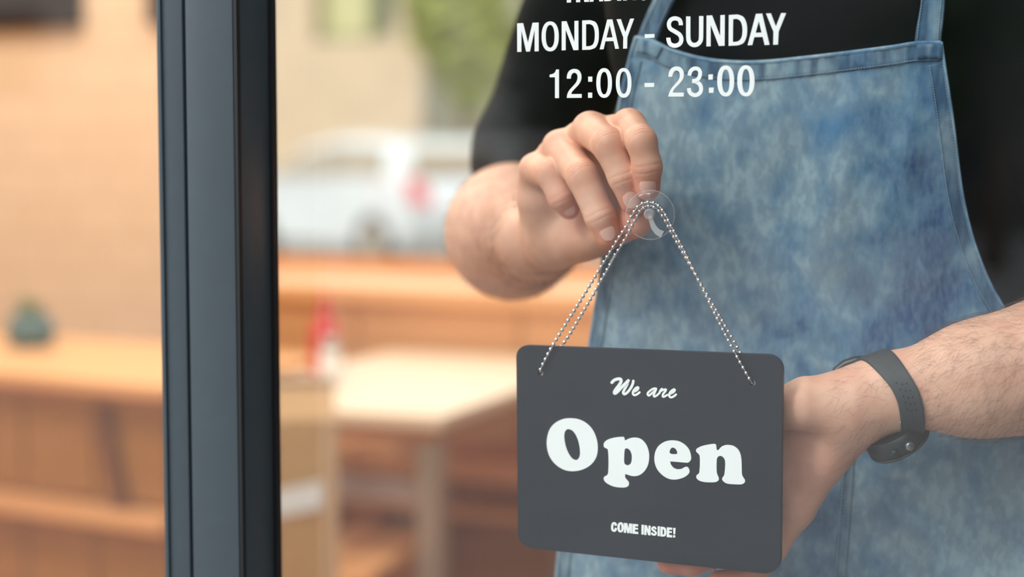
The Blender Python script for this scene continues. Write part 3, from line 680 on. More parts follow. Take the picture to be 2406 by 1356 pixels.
H.append((z5, T_([(1540, 550), (1480, 545), (1390, 590), (1290, 685), (1318, 755), (1400, 700), (1500, 610), (1540, 565), (1500, 660), (1470, 740), (1490, 785), (1570, 742), (1650, 665)], 64, True)))
H.append((z5, T_([(1640, 665), (1665, 610), (1715, 555), (1690, 615), (1740, 590), (1828, 572), (1815, 625), (1755, 700), (1735, 770), (1770, 790), (1870, 735)], 64, True)))
H.append((z5, T_([(1965, 700), (2055, 650), (2095, 595), (2070, 572), (2000, 612), (1940, 690), (1932, 765), (1980, 808), (2060, 780), (2130, 722)], 66, True)))
H.append((z6, S_([(500, 92), (640, 110), (770, 175), (870, 280), (935, 420), (960, 570), (945, 710), (890, 820), (800, 905), (680, 960), (550, 980), (420, 965), (300, 905), (200, 810), (130, 680), (103, 520), (120, 370), (170, 250), (260, 160), (380, 105)],
                 holes=[[(475, 275), (540, 305), (600, 390), (640, 500), (662, 640), (655, 730), (625, 780), (580, 792), (520, 755), (460, 660), (420, 550), (398, 420), (405, 330), (435, 285)]])))
H.append((z6, S_([(1057, 540), (1075, 490), (1140, 445), (1250, 415), (1360, 404), (1400, 412), C3(1415, 468), (1490, 430), (1590, 416), (1690, 445), (1770, 530), (1812, 640), (1822, 740), (1808, 850), (1770, 940), (1700, 1020), (1620, 1058), (1530, 1060), C3(1418, 1025), (1420, 1085), (1450, 1125), (1480, 1165), (1475, 1220), (1420, 1252), (1290, 1250), (1180, 1220), (1090, 1165), (1058, 1105), (1075, 1068), (1115, 1045), (1135, 990), (1140, 800), (1130, 630), (1105, 600), (1070, 580)],
                 holes=[[(1440, 597), (1490, 620), (1525, 690), (1530, 770), (1515, 845), (1470, 880), (1425, 870), (1403, 830), (1403, 720), (1412, 620)]])))
H.append((z7, S_([(520, 296), (640, 315), (760, 385), (845, 490), (880, 620), (870, 690), (820, 738), (740, 737), (600, 725), C3(462, 715), (480, 780), (530, 840), (600, 870), (680, 865), (750, 830), (795, 822), (830, 850), (848, 905), (830, 960), (760, 1020), (660, 1060), (550, 1078), (430, 1060), (310, 990), (210, 880), (160, 760), (147, 650), (165, 530), (220, 420), (310, 345), (410, 305)],
                 holes=[[(520, 440), (570, 465), (600, 520), (600, 560), (570, 570), (490, 567), (455, 545), (455, 500), (480, 455)]])))
H.append((z7, S_([(978, 490), (1000, 455), (1090, 410), (1220, 380), (1330, 366), (1375, 385), (1390, 480), (1412, 490), (1440, 470), (1480, 425), (1560, 390), (1640, 388), (1730, 410), (1810, 470), (1860, 560), (1882, 680), (1888, 850), (1895, 980), (1925, 1040), (1953, 1090), (1940, 1140), (1880, 1172), (1760, 1172), (1610, 1160), (1530, 1120), (1497, 1070), (1510, 1030), (1540, 980), (1555, 850), (1558, 730), (1540, 660), (1495, 615), (1450, 606), (1410, 630), (1390, 690), (1388, 900), (1405, 980), (1430, 1040), (1425, 1090), (1370, 1125), (1260, 1133), (1120, 1122), (1020, 1085), (982, 1030), (995, 985), (1035, 950), (1048, 880), (1055, 740), (1050, 610), (1025, 565), (985, 525)])))
H.append((z8, T_([(345, 325), (330, 268), (285, 247), (247, 278), (232, 355), (240, 435), (285, 473), (330, 450), (345, 385)], 68)))
H.append((z8, O_(388, 575, 222, 522, 460, 506, 282, 468, 2.4)))
H.append((z8, P_((580, 243), (680, 248), (715, 400), (735, 260), (825, 262), (825, 550), (760, 548), (765, 420), (740, 545), (685, 545), (645, 400), (645, 535), (578, 533))))
Eg = [(838, 268), (1005, 283), (1003, 345), (915, 340), (915, 380), (1000, 388), (1000, 440), (912, 435), (912, 498), (1008, 508), (1005, 572), (835, 560)]
H.append((z8, P_(*Eg)))
H.append((z8, P_((1105, 292), (1172, 297), (1170, 588), (1100, 582))))
H.append((z8, P_((1188, 305), (1262, 310), (1312, 450), (1312, 320), (1378, 325), (1375, 610), (1305, 605), (1255, 460), (1250, 600), (1185, 595))))
H.append((z8, T_([(1527, 432), (1510, 387), (1467, 367), (1427, 402), (1442, 450), (1500, 492), (1535, 540), (1510, 583), (1470, 588), (1428, 570), (1419, 525)], 60)))
H.append((z8, P_((1585, 340), (1650, 345), (1648, 635), (1582, 630))))
H.append((z8, Dg([(1668, 352), (1760, 360), (1820, 395), (1842, 470), (1840, 560), (1815, 625), (1760, 647), (1662, 640)], [(1735, 425), (1752, 428), (1772, 455), (1778, 500), (1775, 560), (1752, 588), (1733, 588)])))
H.append((z8, P_((1860, 370), (2020, 385), (2018, 445), (1930, 440), (1928, 482), (2010, 490), (2008, 540), (1926, 535), (1925, 595), (2015, 605), (2012, 675), (1852, 660))))
H.append((z8, P_((2045, 388), (2118, 392), (2105, 580), (2055, 578))+P_((2042, 605), (2108, 610), (2105, 675), (2038, 670))))
for zz, it in H: glyph('letter', it, zz, YS-0.0003, PRINT, sg, 0.00028)

# bead chain: front strand then back strand, both over the hook
fr_l = [(1524, 474.9), (1509.3, 478.3), (1497, 487.8), (1488.4, 500.8), (1480, 514.4), (1473.6, 528.4), (1440, 582), (1372, 693), (1300, 810), (1270, 868)]
fr_r = [(1538, 476.8), (1550, 486), (1560, 499), (1568, 513), (1574.5, 527), (1582.3, 541.2), (1613, 600), (1684, 745), (1728, 831), (1765, 897)]
bk_l = [(1518.9, 484), (1506, 493), (1498.5, 506), (1491, 519.5), (1483.8, 533), (1471, 558.6), (1447, 598), (1436, 618), (1385, 707), (1328, 802), (1272, 876)]
bk_r = [(1532, 484), (1545.8, 492.7), (1555.8, 506), (1564, 520), (1571, 534), (1578.6, 548), (1610, 603), (1692, 745), (1740, 830), (1771, 902)]
def yprof(kind, t):                           # depth along a strand, 0 at the hook, 1 at the hole
    return 0.0142-0.0012*t if kind == 'f' else 0.0150+0.0090*min(1, t*1.15)
def strand3(left, right, kind):
    def side(pts):
        S = catmull(pts, False, 8); n = len(S)-1
        return [at(p.x, p.y, yprof(kind, i/n)) for i, p in enumerate(S)]
    a, b = side(left), side(right); return list(reversed(a))+b
chn = thing('bead_chain', 'silver bead chain looped from the suction cup to the sign', 'chain', at(1527, 476, 0.0142))
bead_me = MB().lathe([(0, -0.00130), (0.00055, -0.00118), (0.0010, -0.00083), (0.00130, -0.0002), (0.00130, 0.0002), (0.0010, 0.00083), (0.00055, 0.00118), (0, 0.00130)], (0, 0, 0), 10).mesh('bead', True); bead_me.materials.append(CHROME)
def resample(P, step):
    out = [P[0].copy()]; acc = 0
    for a, b in zip(P[:-1], P[1:]):
        L_ = (b-a).length; t = step-acc
        while t <= L_: out.append(a.lerp(b, t/L_)); t += step
        acc = (acc+L_) % step
    return out
links = MB(); CLASP = (at(1447, 597, 0.0165), at(1436, 617, 0.0168))
for (l_, r_, kd) in ((fr_l, fr_r, 'f'), (bk_l, bk_r, 'b')):
    P3 = strand3(l_, r_, kd); links.tube(P3, 0.00042, 5)
    for p in resample(P3, 0.00395):
        if kd == 'b' and min((p-CLASP[0]).length, (p-CLASP[1]).length, (p-(CLASP[0]+CLASP[1])/2).length) < 0.003: continue
        o = bpy.data.objects.new('bead', bead_me); COL.objects.link(o); o.parent = chn
        o.matrix_parent_inverse = chn.matrix_basis.inverted(); o.location = p
links.obj('link_wire', CHROME, chn, True)['kind'] = 'stuff'
# the pieces passing through the two holes
for (a, b) in ((fr_l[-1], bk_l[-1]), (fr_r[-1], bk_r[-1])):
    A, B = at(a[0], a[1], 0.0132), at(b[0], b[1], YS+TS+0.002)
    MB().tube([A, (A+B)/2, B], 0.0005, 6).obj('link_wire', CHROME, chn, True)
    o = bpy.data.objects.new('bead', bead_me); COL.objects.link(o); o.parent = chn; o.matrix_parent_inverse = chn.matrix_basis.inverted(); o.location = (A+B)/2
ca, cb = CLASP; cx = (cb-ca).normalized()
MB().tube([ca-cx*0.0003, ca, ca+cx*0.0016, cb-cx*0.0016, cb, cb+cx*0.0003], [0.0009, 0.0014, 0.00095, 0.00095, 0.0014, 0.0009], 10).obj('connector', CHROME, chn, True)

# clear suction cup
CLEAR, nt, b, o_ = new_mat('clear_soft_plastic'); nt.nodes.remove(b)
lw = fresnel(nt, 1.33)
trn = N(nt, 'ShaderNodeBsdfTransparent', ins={'Color': (0.95, 0.94, 0.945, 1)})
gls = N(nt, 'ShaderNodeBsdfGlossy', ins={'Roughness': 0.08})
dif = N(nt, 'ShaderNodeBsdfDiffuse', ins={'Color': (0.9, 0.9, 0.92, 1)})
m1 = N(nt, 'ShaderNodeMixShader', ins={'Fac': 0.05}); m2 = N(nt, 'ShaderNodeMixShader')
nt.links.new(trn.outputs[0], m1.inputs[1]); nt.links.new(dif.outputs[0], m1.inputs[2])
nt.links.new(lw.outputs[0], m2.inputs[0]); nt.links.new(m1.outputs[0], m2.inputs[1]); nt.links.new(gls.outputs[0], m2.inputs[2])
nt.links.new(m2.outputs[0], o_.inputs['Surface'])
CLEAR2 = CLEAR.copy(); CLEAR2.name = 'clear_plastic_edge'
for n_ in CLEAR2.node_tree.nodes:
    if n_.type == 'MIX_SHADER' and not n_.inputs[0].is_linked: n_.inputs[0].default_value = 0.24
YC = 0.0225
cc = at(1527, 505, YC)
cup = thing('suction_cup', 'clear plastic suction cup with a curled hook pinched in the fingers', 'suction cup', cc)
vd = (CAM-cc).normalized(); axc = (Vector((0, -1, 0))*0.55+vd*0.45).normalized()
rc_ = (at(1582, 505, YC)-cc).length
prof = [(rc_, -0.0012), (rc_*1.015, -0.0006), (rc_, 0.0), (rc_*0.85, 0.0011), (rc_*0.6, 0.0020), (rc_*0.3, 0.0026), (0.0042, 0.0029), (0.0, 0.003)]
MB().lathe(prof, cc, 40, axc).obj('cup', CLEAR, cup, True)
MB().lathe([(rc_*0.985, -0.0016), (rc_*1.02, -0.0013), (rc_*1.02, -0.0007), (rc_*0.985, -0.0004)], cc, 40, axc).obj('rim', CLEAR2, cup, True)
kc = at(1526.5, 503, 0.0165)
MB().lathe([(0.0036, -0.003), (0.0032, -0.001), (0.0037, 0.0), (0.0037, 0.0016), (0.0030, 0.0026), (0.0018, 0.0022), (0.0, 0.002)], kc, 24, axc).obj('knob', CLEAR2, cup, True)
hk = [(1528, 508), (1530, 519), (1535, 533), (1543, 544), (1556, 551)]
hp = [at(p[0], p[1], 0.0150) for p in hk]; mbh = MB(); w_ = 0.0017
vs = []
for i, p in enumerate(hp):
    t = (hp[min(i+1, 4)]-hp[max(i-1, 0)]).normalized(); s_ = t.cross(axc).normalized()
    wd = w_*(0.75+0.15*i)
    vs += [p+s_*wd, p-s_*wd, p-s_*wd-axc*0.0011, p+s_*wd-axc*0.0011]
fs = [(0, 1, 2, 3), (16, 19, 18, 17)]
for i in range(4):
    for k in range(4): fs.append((i*4+k, i*4+(k+1) % 4, i*4+4+(k+1) % 4, i*4+4+k))
auto_smooth(mbh.add(vs, fs).obj('hook', CLEAR2, cup), 60)
tp = at(1524, 470, 0.0205)
MB().box(tp, (0.0034, 0.0016, 0.009), 0, 0.0006).obj('tab', CLEAR, cup)
# ------------------------------------------------------------------ the person
def surface_nets(F, org, h):
    s = F < 0
    cnt = np.zeros(tuple(n-1 for n in F.shape), np.uint8)
    for i in (0, 1):
        for j in (0, 1):
            for k in (0, 1):
                cnt += s[i:F.shape[0]-1+i, j:F.shape[1]-1+j, k:F.shape[2]-1+k]
    act = (cnt > 0) & (cnt < 8); idx = np.argwhere(act); del cnt
    vid = np.full(act.shape, -1, np.int32); vid[act] = np.arange(len(idx))
    pos = np.zeros((len(idx), 3)); num = np.zeros(len(idx))
    for ax in range(3):
        o1, o2 = [a for a in range(3) if a != ax]
        for u in (0, 1):
            for v in (0, 1):
                a = idx.copy(); a[:, o1] += u; a[:, o2] += v
                b = a.copy(); b[:, ax] += 1
                fa = F[a[:, 0], a[:, 1], a[:, 2]]; fb = F[b[:, 0], b[:, 1], b[:, 2]]
                m = (fa < 0) != (fb < 0); t = np.zeros(len(a)); t[m] = fa[m]/(fa[m]-fb[m])
                p = a.astype(float); p[:, ax] += t
                pos[m] += p[m]; num[m] += 1
    verts = org + h*(pos/num[:, None])
    quads = []
    for ax in range(3):
        o1, o2 = (ax+1) % 3, (ax+2) % 3
        sl0 = [slice(None)]*3; sl1 = [slice(None)]*3
        sl0[ax] = slice(0, -1); sl1[ax] = slice(1, None)
        for q in (o1, o2): sl0[q] = slice(1, -1); sl1[q] = slice(1, -1)
        A, B = s[tuple(sl0)], s[tuple(sl1)]
        e = np.argwhere(A != B)
        if len(e) == 0: continue
        inside = A[e[:, 0], e[:, 1], e[:, 2]]
        e[:, o1] += 1; e[:, o2] += 1
        def g(d1, d2):
            c = e.copy(); c[:, o1] -= d1; c[:, o2] -= d2; return vid[c[:, 0], c[:, 1], c[:, 2]]
        q = np.stack([g(0, 0), g(1, 0), g(1, 1), g(0, 1)], 1)
        q[~inside] = q[~inside][:, ::-1]
        quads.append(q)
    return verts, np.concatenate(quads)

def cone(P, a, b, ra, rb):
    ab = b-a; L2 = float(ab @ ab) + 1e-12
    h = np.clip(((P-a) @ ab)/L2, 0, 1)
    return np.linalg.norm(P-a-h[..., None]*ab, axis=-1)-(ra+(rb-ra)*h)
def smin(a, b, k):
    h = np.clip(0.5+0.5*(b-a)/k, 0, 1)
    return b*(1-h)+a*h-k*h*(1-h)
class Field:
    def __init__(s, lo, hi, h):
        s.lo = np.array(lo, float); s.h = h
        s.n = np.ceil((np.array(hi)-s.lo)/h).astype(int)+1
    def new(s): return np.full(tuple(s.n), 0.05, np.float32)
    def put(s, D, a, b, ra, rb, k, fn=None):
        a, b = np.array(a, float), np.array(b, float); mg = max(ra, rb)+k+3*s.h
        i0 = np.maximum(np.floor((np.minimum(a, b)-mg-s.lo)/s.h).astype(int), 0)
        i1 = np.minimum(np.ceil((np.maximum(a, b)+mg-s.lo)/s.h).astype(int)+1, s.n)
        if np.any(i1 <= i0): return
        gs = np.meshgrid(*[s.lo[q]+s.h*np.arange(i0[q], i1[q]) for q in range(3)], indexing='ij')
        P = np.stack(gs, -1)
        d = (fn(P) if fn else cone(P, a, b, ra, rb)).astype(np.float32)
        sl = tuple(slice(i0[q], i1[q]) for q in range(3))
        D[sl] = smin(D[sl], d, k)
    def mesh(s, D): return surface_nets(D, s.lo, s.h)
def bounds(pr, m=0.012):
    A = np.array([list(p[0]) for p in pr]+[list(p[1]) for p in pr]); r = np.array([p[2] for p in pr]+[p[3] for p in pr])[:, None]
    return (A-r).min(0)-m, (A+r).max(0)+m

SKINS = []          # (verts, quads)
FLUSH = []          # (point, radius, weight) redder places
CREASE = []         # (point, axis, reach, depth, sigma)
def hand(base, fingers, h, k_web=0.009):
    """base: [(a,b,ra,rb,k)], fingers: list of chains [(point, radius) ...] rooted in the palm"""
    allp = list(base)
    for ch in fingers: allp += [(ch[i][0], ch[i+1][0], ch[i][1], ch[i+1][1]) for i in range(len(ch)-1)]
    lo, hi = bounds(allp); f = Field(lo, hi, h)
    B = f.new()
    for p in base: f.put(B, p[0], p[1], p[2], p[3], p[4])
    T = B.copy()
    for ch in fingers:
        D = f.new()
        for i in range(len(ch)-1): f.put(D, ch[i][0], ch[i+1][0], ch[i][1], ch[i+1][1], 0.0035)
        for (bp, br) in (ch[-1][2] if len(ch[-1]) > 2 else []): f.put(D, bp, bp, br, br, 0.004)
        D = smin(B, D, k_web)
        T = smin(T, D, 0.0012) if True else np.minimum(T, D)
    return f.mesh(T)

# the hand that pinches the suction cup
def V(px, py, Y): return np.array(at(px, py, Y))
I = [(V(1440, 315, .070), .0115), (V(1478, 296, .052), .0114), (V(1507, 332, .0275), .0100), (V(1521, 392, .0300), .0095), (V(1522, 442, .0345), .0083)]
Md = [(V(1362, 330, .080), .0115), (V(1387, 305, .064), .0122), (V(1431, 340, .0335), .0112), (V(1465, 415, .0350), .0101), (V(1486, 474, .0410), .0087)]
Rg = [(V(1300, 370, .087), .0112), (V(1315, 346, .074), .0118), (V(1369, 414, .0430), .0111), (V(1410, 508, .0425), .0102), (V(1431, 554, .0460), .0087)]
Pk = [(V(1258, 425, .090), .0100), (V(1257, 398, .080), .0110), (V(1292, 407, .0570), .0099), (V(1319, 464, .0560), .0091), (V(1337, 490, .0620), .0077)]
Th = [(V(1345, 560, .105), .0170), (V(1400, 552, .088), .0145), (V(1456, 530, .068), .0124), (V(1498, 523, .0540), .0104)]
WR = V(1268, 560, .150)
base = [(WR, V(1205, 545, .285), .0300, .0500, .020), (V(1205, 545, .285), V(1205, 500, .36), .0500, .0480, .03),
        (WR, V(1300, 545, .120), .0270, .0220, .015)]
for q, r in ((I[0], .0150), (Md[0], .0150), (Rg[0], .0145), (Pk[0], .0135)):
    base.append((V(1298, 545, .120), q[0], .0180, r-0.0045, .010))
base += [(V(1395, 545, .094), V(1425, 400, .090), .0150, .0130, .012), (V(1300, 560, .115), V(1262, 470, .092), .0160, .0130, .012), (V(1305, 565, .115), V(1360, 560, .100), .0190, .0150, .012)]
def knuckle(ch, off, r): ch[-1] = ch[-1]+([(ch[1][0]+off, r)],)
v_, q_ = hand(base, [I, Md, Rg, Pk, Th], 0.0009)
SKINS.append((v_, q_))
cam_ = np.array(CAM)
for ch in (I, Md, Rg, Pk):
    for j, (dep, nn) in ((2, (0.00036, 3)), (3, (0.00030, 2))):
        ax = ch[j+1][0]-ch[j-1][0]; ax /= np.linalg.norm(ax)
        for t in np.linspace(-0.0024, 0.0024, nn): CREASE.append((ch[j][0]+ax*t, ax, ch[j][1]*1.35, dep, 0.0006))
    FLUSH.append((ch[2][0], 0.012, 0.45)); FLUSH.append((ch[-1][0], 0.016, 0.85)); FLUSH.append((ch[1][0], 0.013, 0.35))
FLUSH.append((Th[-1][0], 0.02, 0.8))

# the hand behind the sign, with forearm
W2 = V(2088, 922, .062)
b2 = [(V(2700, 800, .135), V(2480, 858, .092), .0430, .0400, .02), (V(2480, 858, .092), V(2300, 890, .074), .0400, .0330, .02), (V(2300, 890, .074), W2, .0330, .0220, .02),
      (W2, V(1995, 965, .058), .0220, .0225, .015),
      (V(1990, 950, .052), V(1900, 948, .042), .0210, .0165, .012), (V(2000, 985, .060), V(1930, 1080, .060), .0190, .0150, .010)]
i2 = [(V(1800, 1060, .052), .0125), (V(1690, 1100, .046), .0112), (V(1590, 1150, .040), .0094), (V(1530, 1165, .036), .0086), (V(1480, 1170, .033), .0076)]
m2_ = [(V(1810, 1120, .054), .0125), (V(1715, 1172, .050), .0112), (V(1610, 1230, .044), .0094), (V(1550, 1248, .038), .0086), (V(1500, 1255, .034), .0076)]
r2_ = [(V(1830, 1170, .056), .0120), (V(1755, 1232, .052), .0110), (V(1680, 1300, .046), .0093), (V(1625, 1322, .040), .0087), (V(1572, 1322, .0355), .0080)]
p2_ = [(V(1865, 1195, .057), .0125), (V(1812, 1284, .053), .0108), (V(1770, 1352, .047), .0088), (V(1725, 1366, .042), .0082), (V(1690, 1366, .038), .0074)]
t2_ = [(V(1890, 950, .042), .0150), (V(1795, 968, .043), .0115), (V(1710, 950, .043), .0103), (V(1650, 930, .040), .0088)]
for q in (i2, m2_, r2_, p2_):
    b2.append((V(1985, 990, .062), q[0][0]+np.array((0, .006, 0)), .0160, .0120, .006))
v_, q_ = hand(b2, [i2, m2_, r2_, p2_, t2_], 0.0013)
SKINS.append((v_, q_))
for ch in (r2_, p2_): FLUSH.append((ch[-1][0], 0.03, 1.0))
FLUSH.append((V(1860, 1080, .05), 0.035, 0.45))
LEFT_ARM = len(SKINS)-1

# trunk, neck, head, legs: mostly out of the frame or under the clothes
X0 = at(1885, 500, 0.25).x; YT = 0.255
A3 = lambda x, y, z: np.array((X0+x, y, z))
f = Field((X0-.36, -.02, 0.02), (X0+.36, .50, 1.86), 0.008); D = f.new()
def pc_(a, b, ra, rb, k=0.03): f.put(D, np.array(a), np.array(b), ra, rb, k)
for sx in (-1, 1):
    pc_(A3(.02+sx*.05, YT, 1.32), A3(.02+sx*.045, YT, 1.0), .088, .080)
    pc_(A3(sx*.05, YT+.01, 1.36), A3(sx*.075, YT+.015, 1.41), .065, .050)
    pc_(A3(.015+sx*.072, YT, .95), A3(sx*.095, YT+.0, .50), .074, .052); pc_(A3(sx*.095, YT, .50), A3(sx*.10, YT+.02, .10), .052, .038)
    pc_(A3(sx*.10, YT+.02, .075), A3(sx*.11, YT-.12, .065), .035, .03)
    pc_(A3(sx*.078, YT+.01, 1.655), A3(sx*.080, YT+.025, 1.675), .012, .014, .01)      # ears
pc_(A3(0, YT+.015, 1.42), A3(0, YT, 1.56), .055, .052, .03)
pc_(A3(0, YT+.01, 1.69), A3(0, YT-.005, 1.68), .082, .080, .03)                            # skull
pc_(A3(0, YT-.015, 1.64), A3(0, YT-.045, 1.585), .062, .040, .03)                      # jaw
pc_(A3(0, YT-.085, 1.675), A3(0, YT-.104, 1.640), .010, .014, .012)                    # nose
pc_(A3(-.016, YT-.080, 1.605), A3(.016, YT-.080, 1.605), .010, .010, .008)              # lips
for sx in (-1, 1): pc_(A3(sx*.012, YT-.078, 1.705), A3(sx*.05, YT-.068, 1.705), .010, .010, .012)   # brow
SKINS.append(f.mesh(D))

def skin_material():
    m, nt, b, o = new_mat('skin')
    at_ = N(nt, 'ShaderNodeAttribute', attribute_name='flush')
    tc = N(nt, 'ShaderNodeTexCoord')
    nz = N(nt, 'ShaderNodeTexNoise', ins={'Scale': 55.0, 'Detail': 5.0}); nt.links.new(tc.outputs['Object'], nz.inputs['Vector'])
    nz2 = N(nt, 'ShaderNodeTexNoise', ins={'Scale': 700.0, 'Detail': 3.0}); nt.links.new(tc.outputs['Object'], nz2.inputs['Vector'])
    basec = ramp(nt, nz.outputs[0], [(0.3, s2l(216, 162, 138)), (0.7, s2l(230, 184, 160))])
    c = mixc(nt, at_.outputs['Fac'], basec, s2l(218, 134, 114))
    nt.links.new(c, b.inputs['Base Color'])
    b.inputs['Roughness'].default_value = 0.48; b.inputs['Specular IOR Level'].default_value = 0.35
    b.inputs['Subsurface Weight'].default_value = 0.12; b.inputs['Subsurface Radius'].default_value = (1.0, 0.35, 0.2); b.inputs['Subsurface Scale'].default_value = 0.004
    v = N(nt, 'ShaderNodeTexVoronoi', ins={'Scale': 900.0}); nt.links.new(tc.outputs['Object'], v.inputs['Vector'])
    bump(nt, b, math_(nt, 'ADD', v.outputs['Distance'], nz2.outputs[0]), 0.10, 0.0006)
    return m
SKIN = skin_material()
allv = []; allq = []; off = 0
for i, (v, q) in enumerate(SKINS):
    if i < 2:
        # creases at the finger joints, then a light relaxation of the surface
        nb = np.zeros_like(v); ct = np.zeros(len(v))
        for a, b_ in ((0, 1), (1, 2), (2, 3), (3, 0)):
            np.add.at(nb, q[:, a], v[q[:, b_]]); np.add.at(nb, q[:, b_], v[q[:, a]])
            np.add.at(ct, q[:, a], 1); np.add.at(ct, q[:, b_], 1)
        v = v*0.5+0.5*nb/ct[:, None]
        if i == 0:
            for (p, ax, reach, dep, sg_) in CREASE:
                r = v-p; d = r @ ax; rad = r-d[:, None]*ax; rl = np.linalg.norm(rad, axis=1)
                tc_ = cam_-p; tc_ -= ax*(tc_ @ ax); tc_ /= np.linalg.norm(tc_)
                wob = 0.00025*np.sin((rad @ np.cross(ax, tc_))*420+p[0]*4000)
                w_ = np.exp(-((d-wob)/sg_)**2)*(rl < reach)*np.clip((rad @ tc_)/np.maximum(rl, 1e-6)*1.6-0.25, 0, 1)
                v = v-rad/np.maximum(rl, 1e-6)[:, None]*(dep*w_)[:, None]
        SKINS[i] = (v, q)
    allv.append(v); allq.append(q+off); off += len(v)
allv = np.concatenate(allv); allq = np.concatenate(allq)
me = bpy.data.meshes.new('person')
me.vertices.add(len(allv)); me.vertices.foreach_set('co', allv.astype(np.float32).ravel())
me.loops.add(len(allq)*4); me.loops.foreach_set('vertex_index', allq.astype(np.int32).ravel())
me.polygons.add(len(allq)); me.polygons.foreach_set('loop_start', np.arange(0, len(allq)*4, 4, dtype=np.int32))
me.update(calc_edges=True); me.validate(); me.shade_smooth()
fl = np.zeros(len(allv))
for (p, r, w_) in FLUSH: fl = np.maximum(fl, w_*np.exp(-((np.linalg.norm(allv-p, axis=1))/r)**2))
a_ = me.attributes.new('flush', 'FLOAT', 'POINT'); a_.data.foreach_set('value', fl.astype(np.float32))
person = link('person', me, SKIN, None, 'person in a denim apron and black top hanging up the open sign', 'person')

# finger nails
NAIL = plain('fingernail', (230, 180, 166), 0.22, 0, 0.03, 200, spec=0.6)
def nail(px, py, Yg, ch, wd, ln, r):
    """a curved plate on the back of the last finger joint"""
    a, b_ = Vector(ch[-2][0]), Vector(ch[-1][0]); d = (b_-a).normalized()
    c0_ = b_-d*(ln*0.30)
    n_ = (at(px, py, Yg)-c0_); n_ = (CAM-c0_).normalized()*0.6+n_.normalized()*0.4
    n_ = (n_-d*n_.dot(d)).normalized(); s_ = d.cross(n_)
    vs = []; fs = []; K = 15; Rr = 15
    for i in range(Rr):
        yy = -math.cos(math.pi*i/(Rr-1)); t = (yy+1)/2
        hw = wd/2*max(0.0, 1-abs(yy)**(2.0 if yy < 0 else 2.8))**(1/2.0)
        lift = 0.00030-0.0007*max(0, 0.35-t)
        for k in range(K):
            u = -1+2*k/(K-1); ang = u*hw/r
            vs.append(c0_+d*(yy*0.5*ln)+(n_*math.cos(ang)+s_*math.sin(ang))*(r+lift-0.00025*abs(u)**3)-n_*(0.0007*t*t))
    for i in range(Rr-1):
        for k in range(K-1): fs.append((i*K+k, i*K+k+1, i*K+K+k+1, i*K+K+k))
    o = MB().add(vs, fs).obj('fingernail', NAIL, person, True)
    md = o.modifiers.new('thick', 'SOLIDIFY'); md.thickness = 0.0005; md.offset = -1
nail(1522, 430, .0, I, .0122, .0125, .0090)
nail(1477, 487, .0, Md, .0120, .0122, .0094)
nail(1434, 560, .0, Rg, .0114, .0114, .0094)
nail(1334, 500, .0, Pk, .0094, .0092, .0084)

# eyes, brows and hair of the head above the frame
EYE = plain('eye_white', (235, 230, 225), 0.2); IRIS = plain('brown_iris', (70, 45, 30), 0.2)
HAIR = plain('dark_hair', (74, 52, 40), 0.6, 0, 0.3, 200)
for sx in (-1, 1):
    c = Vector(A3(sx*.032, YT-.068, 1.682))
    e = MB().lathe([(0, -.012), (.0085, -.0085), (.012, 0), (.0085, .0085), (0, .012)], c, 14, (0, -1, 0)).obj('eye', EYE, person, True)
    MB().lathe([(0.0055, .0108), (0, .0125)], c, 14, (0, -1, 0)).obj('iris', IRIS, e, True)
f = Field((X0-.14, YT-.16, 1.55), (X0+.14, YT+.16, 1.85), 0.006); D = f.new()
f.put(D, A3(0, YT+.025, 1.705), A3(0, YT+.012, 1.715), .088, .088, .01)
f.put(D, A3(0, YT+.04, 1.64), A3(0, YT+.04, 1.70), .07, .08, .03)
f.put(D, A3(0, YT-.05, 1.765), A3(0, YT+.0, 1.765), .035, .04, .03)
v, q = f.mesh(D); hm = bpy.data.meshes.new('hair'); hm.from_pydata(v.tolist(), [], q.tolist()); hm.shade_smooth(); link('hair', hm, HAIR, person)

# shirt, trousers, shoes
def cloth(name, rgb, rough, var=0.15):
    m, nt, b, o = new_mat(name); tc = N(nt, 'ShaderNodeTexCoord')
    nz = N(nt, 'ShaderNodeTexNoise', ins={'Scale': 9.0, 'Detail': 5.0}); nt.links.new(tc.outputs['Object'], nz.inputs['Vector'])
    n2 = N(nt, 'ShaderNodeTexNoise', ins={'Scale': 900.0}); nt.links.new(tc.outputs['Object'], n2.inputs['Vector'])
    c = s2l(*rgb)
    nt.links.new(ramp(nt, nz.outputs[0], [(0.3, tuple(v*(1-var) for v in c[:3])+(1,)), (0.7, tuple(v*(1+var) for v in c[:3])+(1,))]), b.inputs['Base Color'])
    b.inputs['Roughness'].default_value = rough; b.inputs['Specular IOR Level'].default_value = 0.15
    bump(nt, b, n2.outputs[0], 0.3, 0.001); return m
SHIRT = cloth('black_jersey', (20, 22, 25), 0.95)
def rbox(c, hx, hz, r):
    c = np.array(c)
    def fn(P):
        d = np.abs(P-c)-np.array((hx, 0.0, hz)); d = np.maximum(d, 0); return np.linalg.norm(d*np.array((1, 1, 1)), axis=-1)-r
    return fn
SH = [(A3(-.075, YT, .93), A3(.075, YT, 1.36), .106, .106)]
eL = (V(1240, 372, .355), .0530); sL = (V(1540, -330, .32), .0600)
eR = (V(2640, 790, .150), .0520); sR = (V(2540, -260, .235), .0600)
lo = np.minimum.reduce([A3(-.26, .12, .86), eL[0]-.07, eR[0]-.07, sL[0]-.08, sR[0]-.08]); hi = np.maximum.reduce([A3(.24, .39, 1.50), eL[0]+.07, eR[0]+.07, sL[0]+.08, sR[0]+.08])
f = Field(lo, hi, 0.006); D = f.new()
f.put(D, A3(-.05, YT, .92), A3(.09, YT, 1.37), .106, .106, .02, rbox(A3(.022, YT, 1.14), .058, .23, .107))
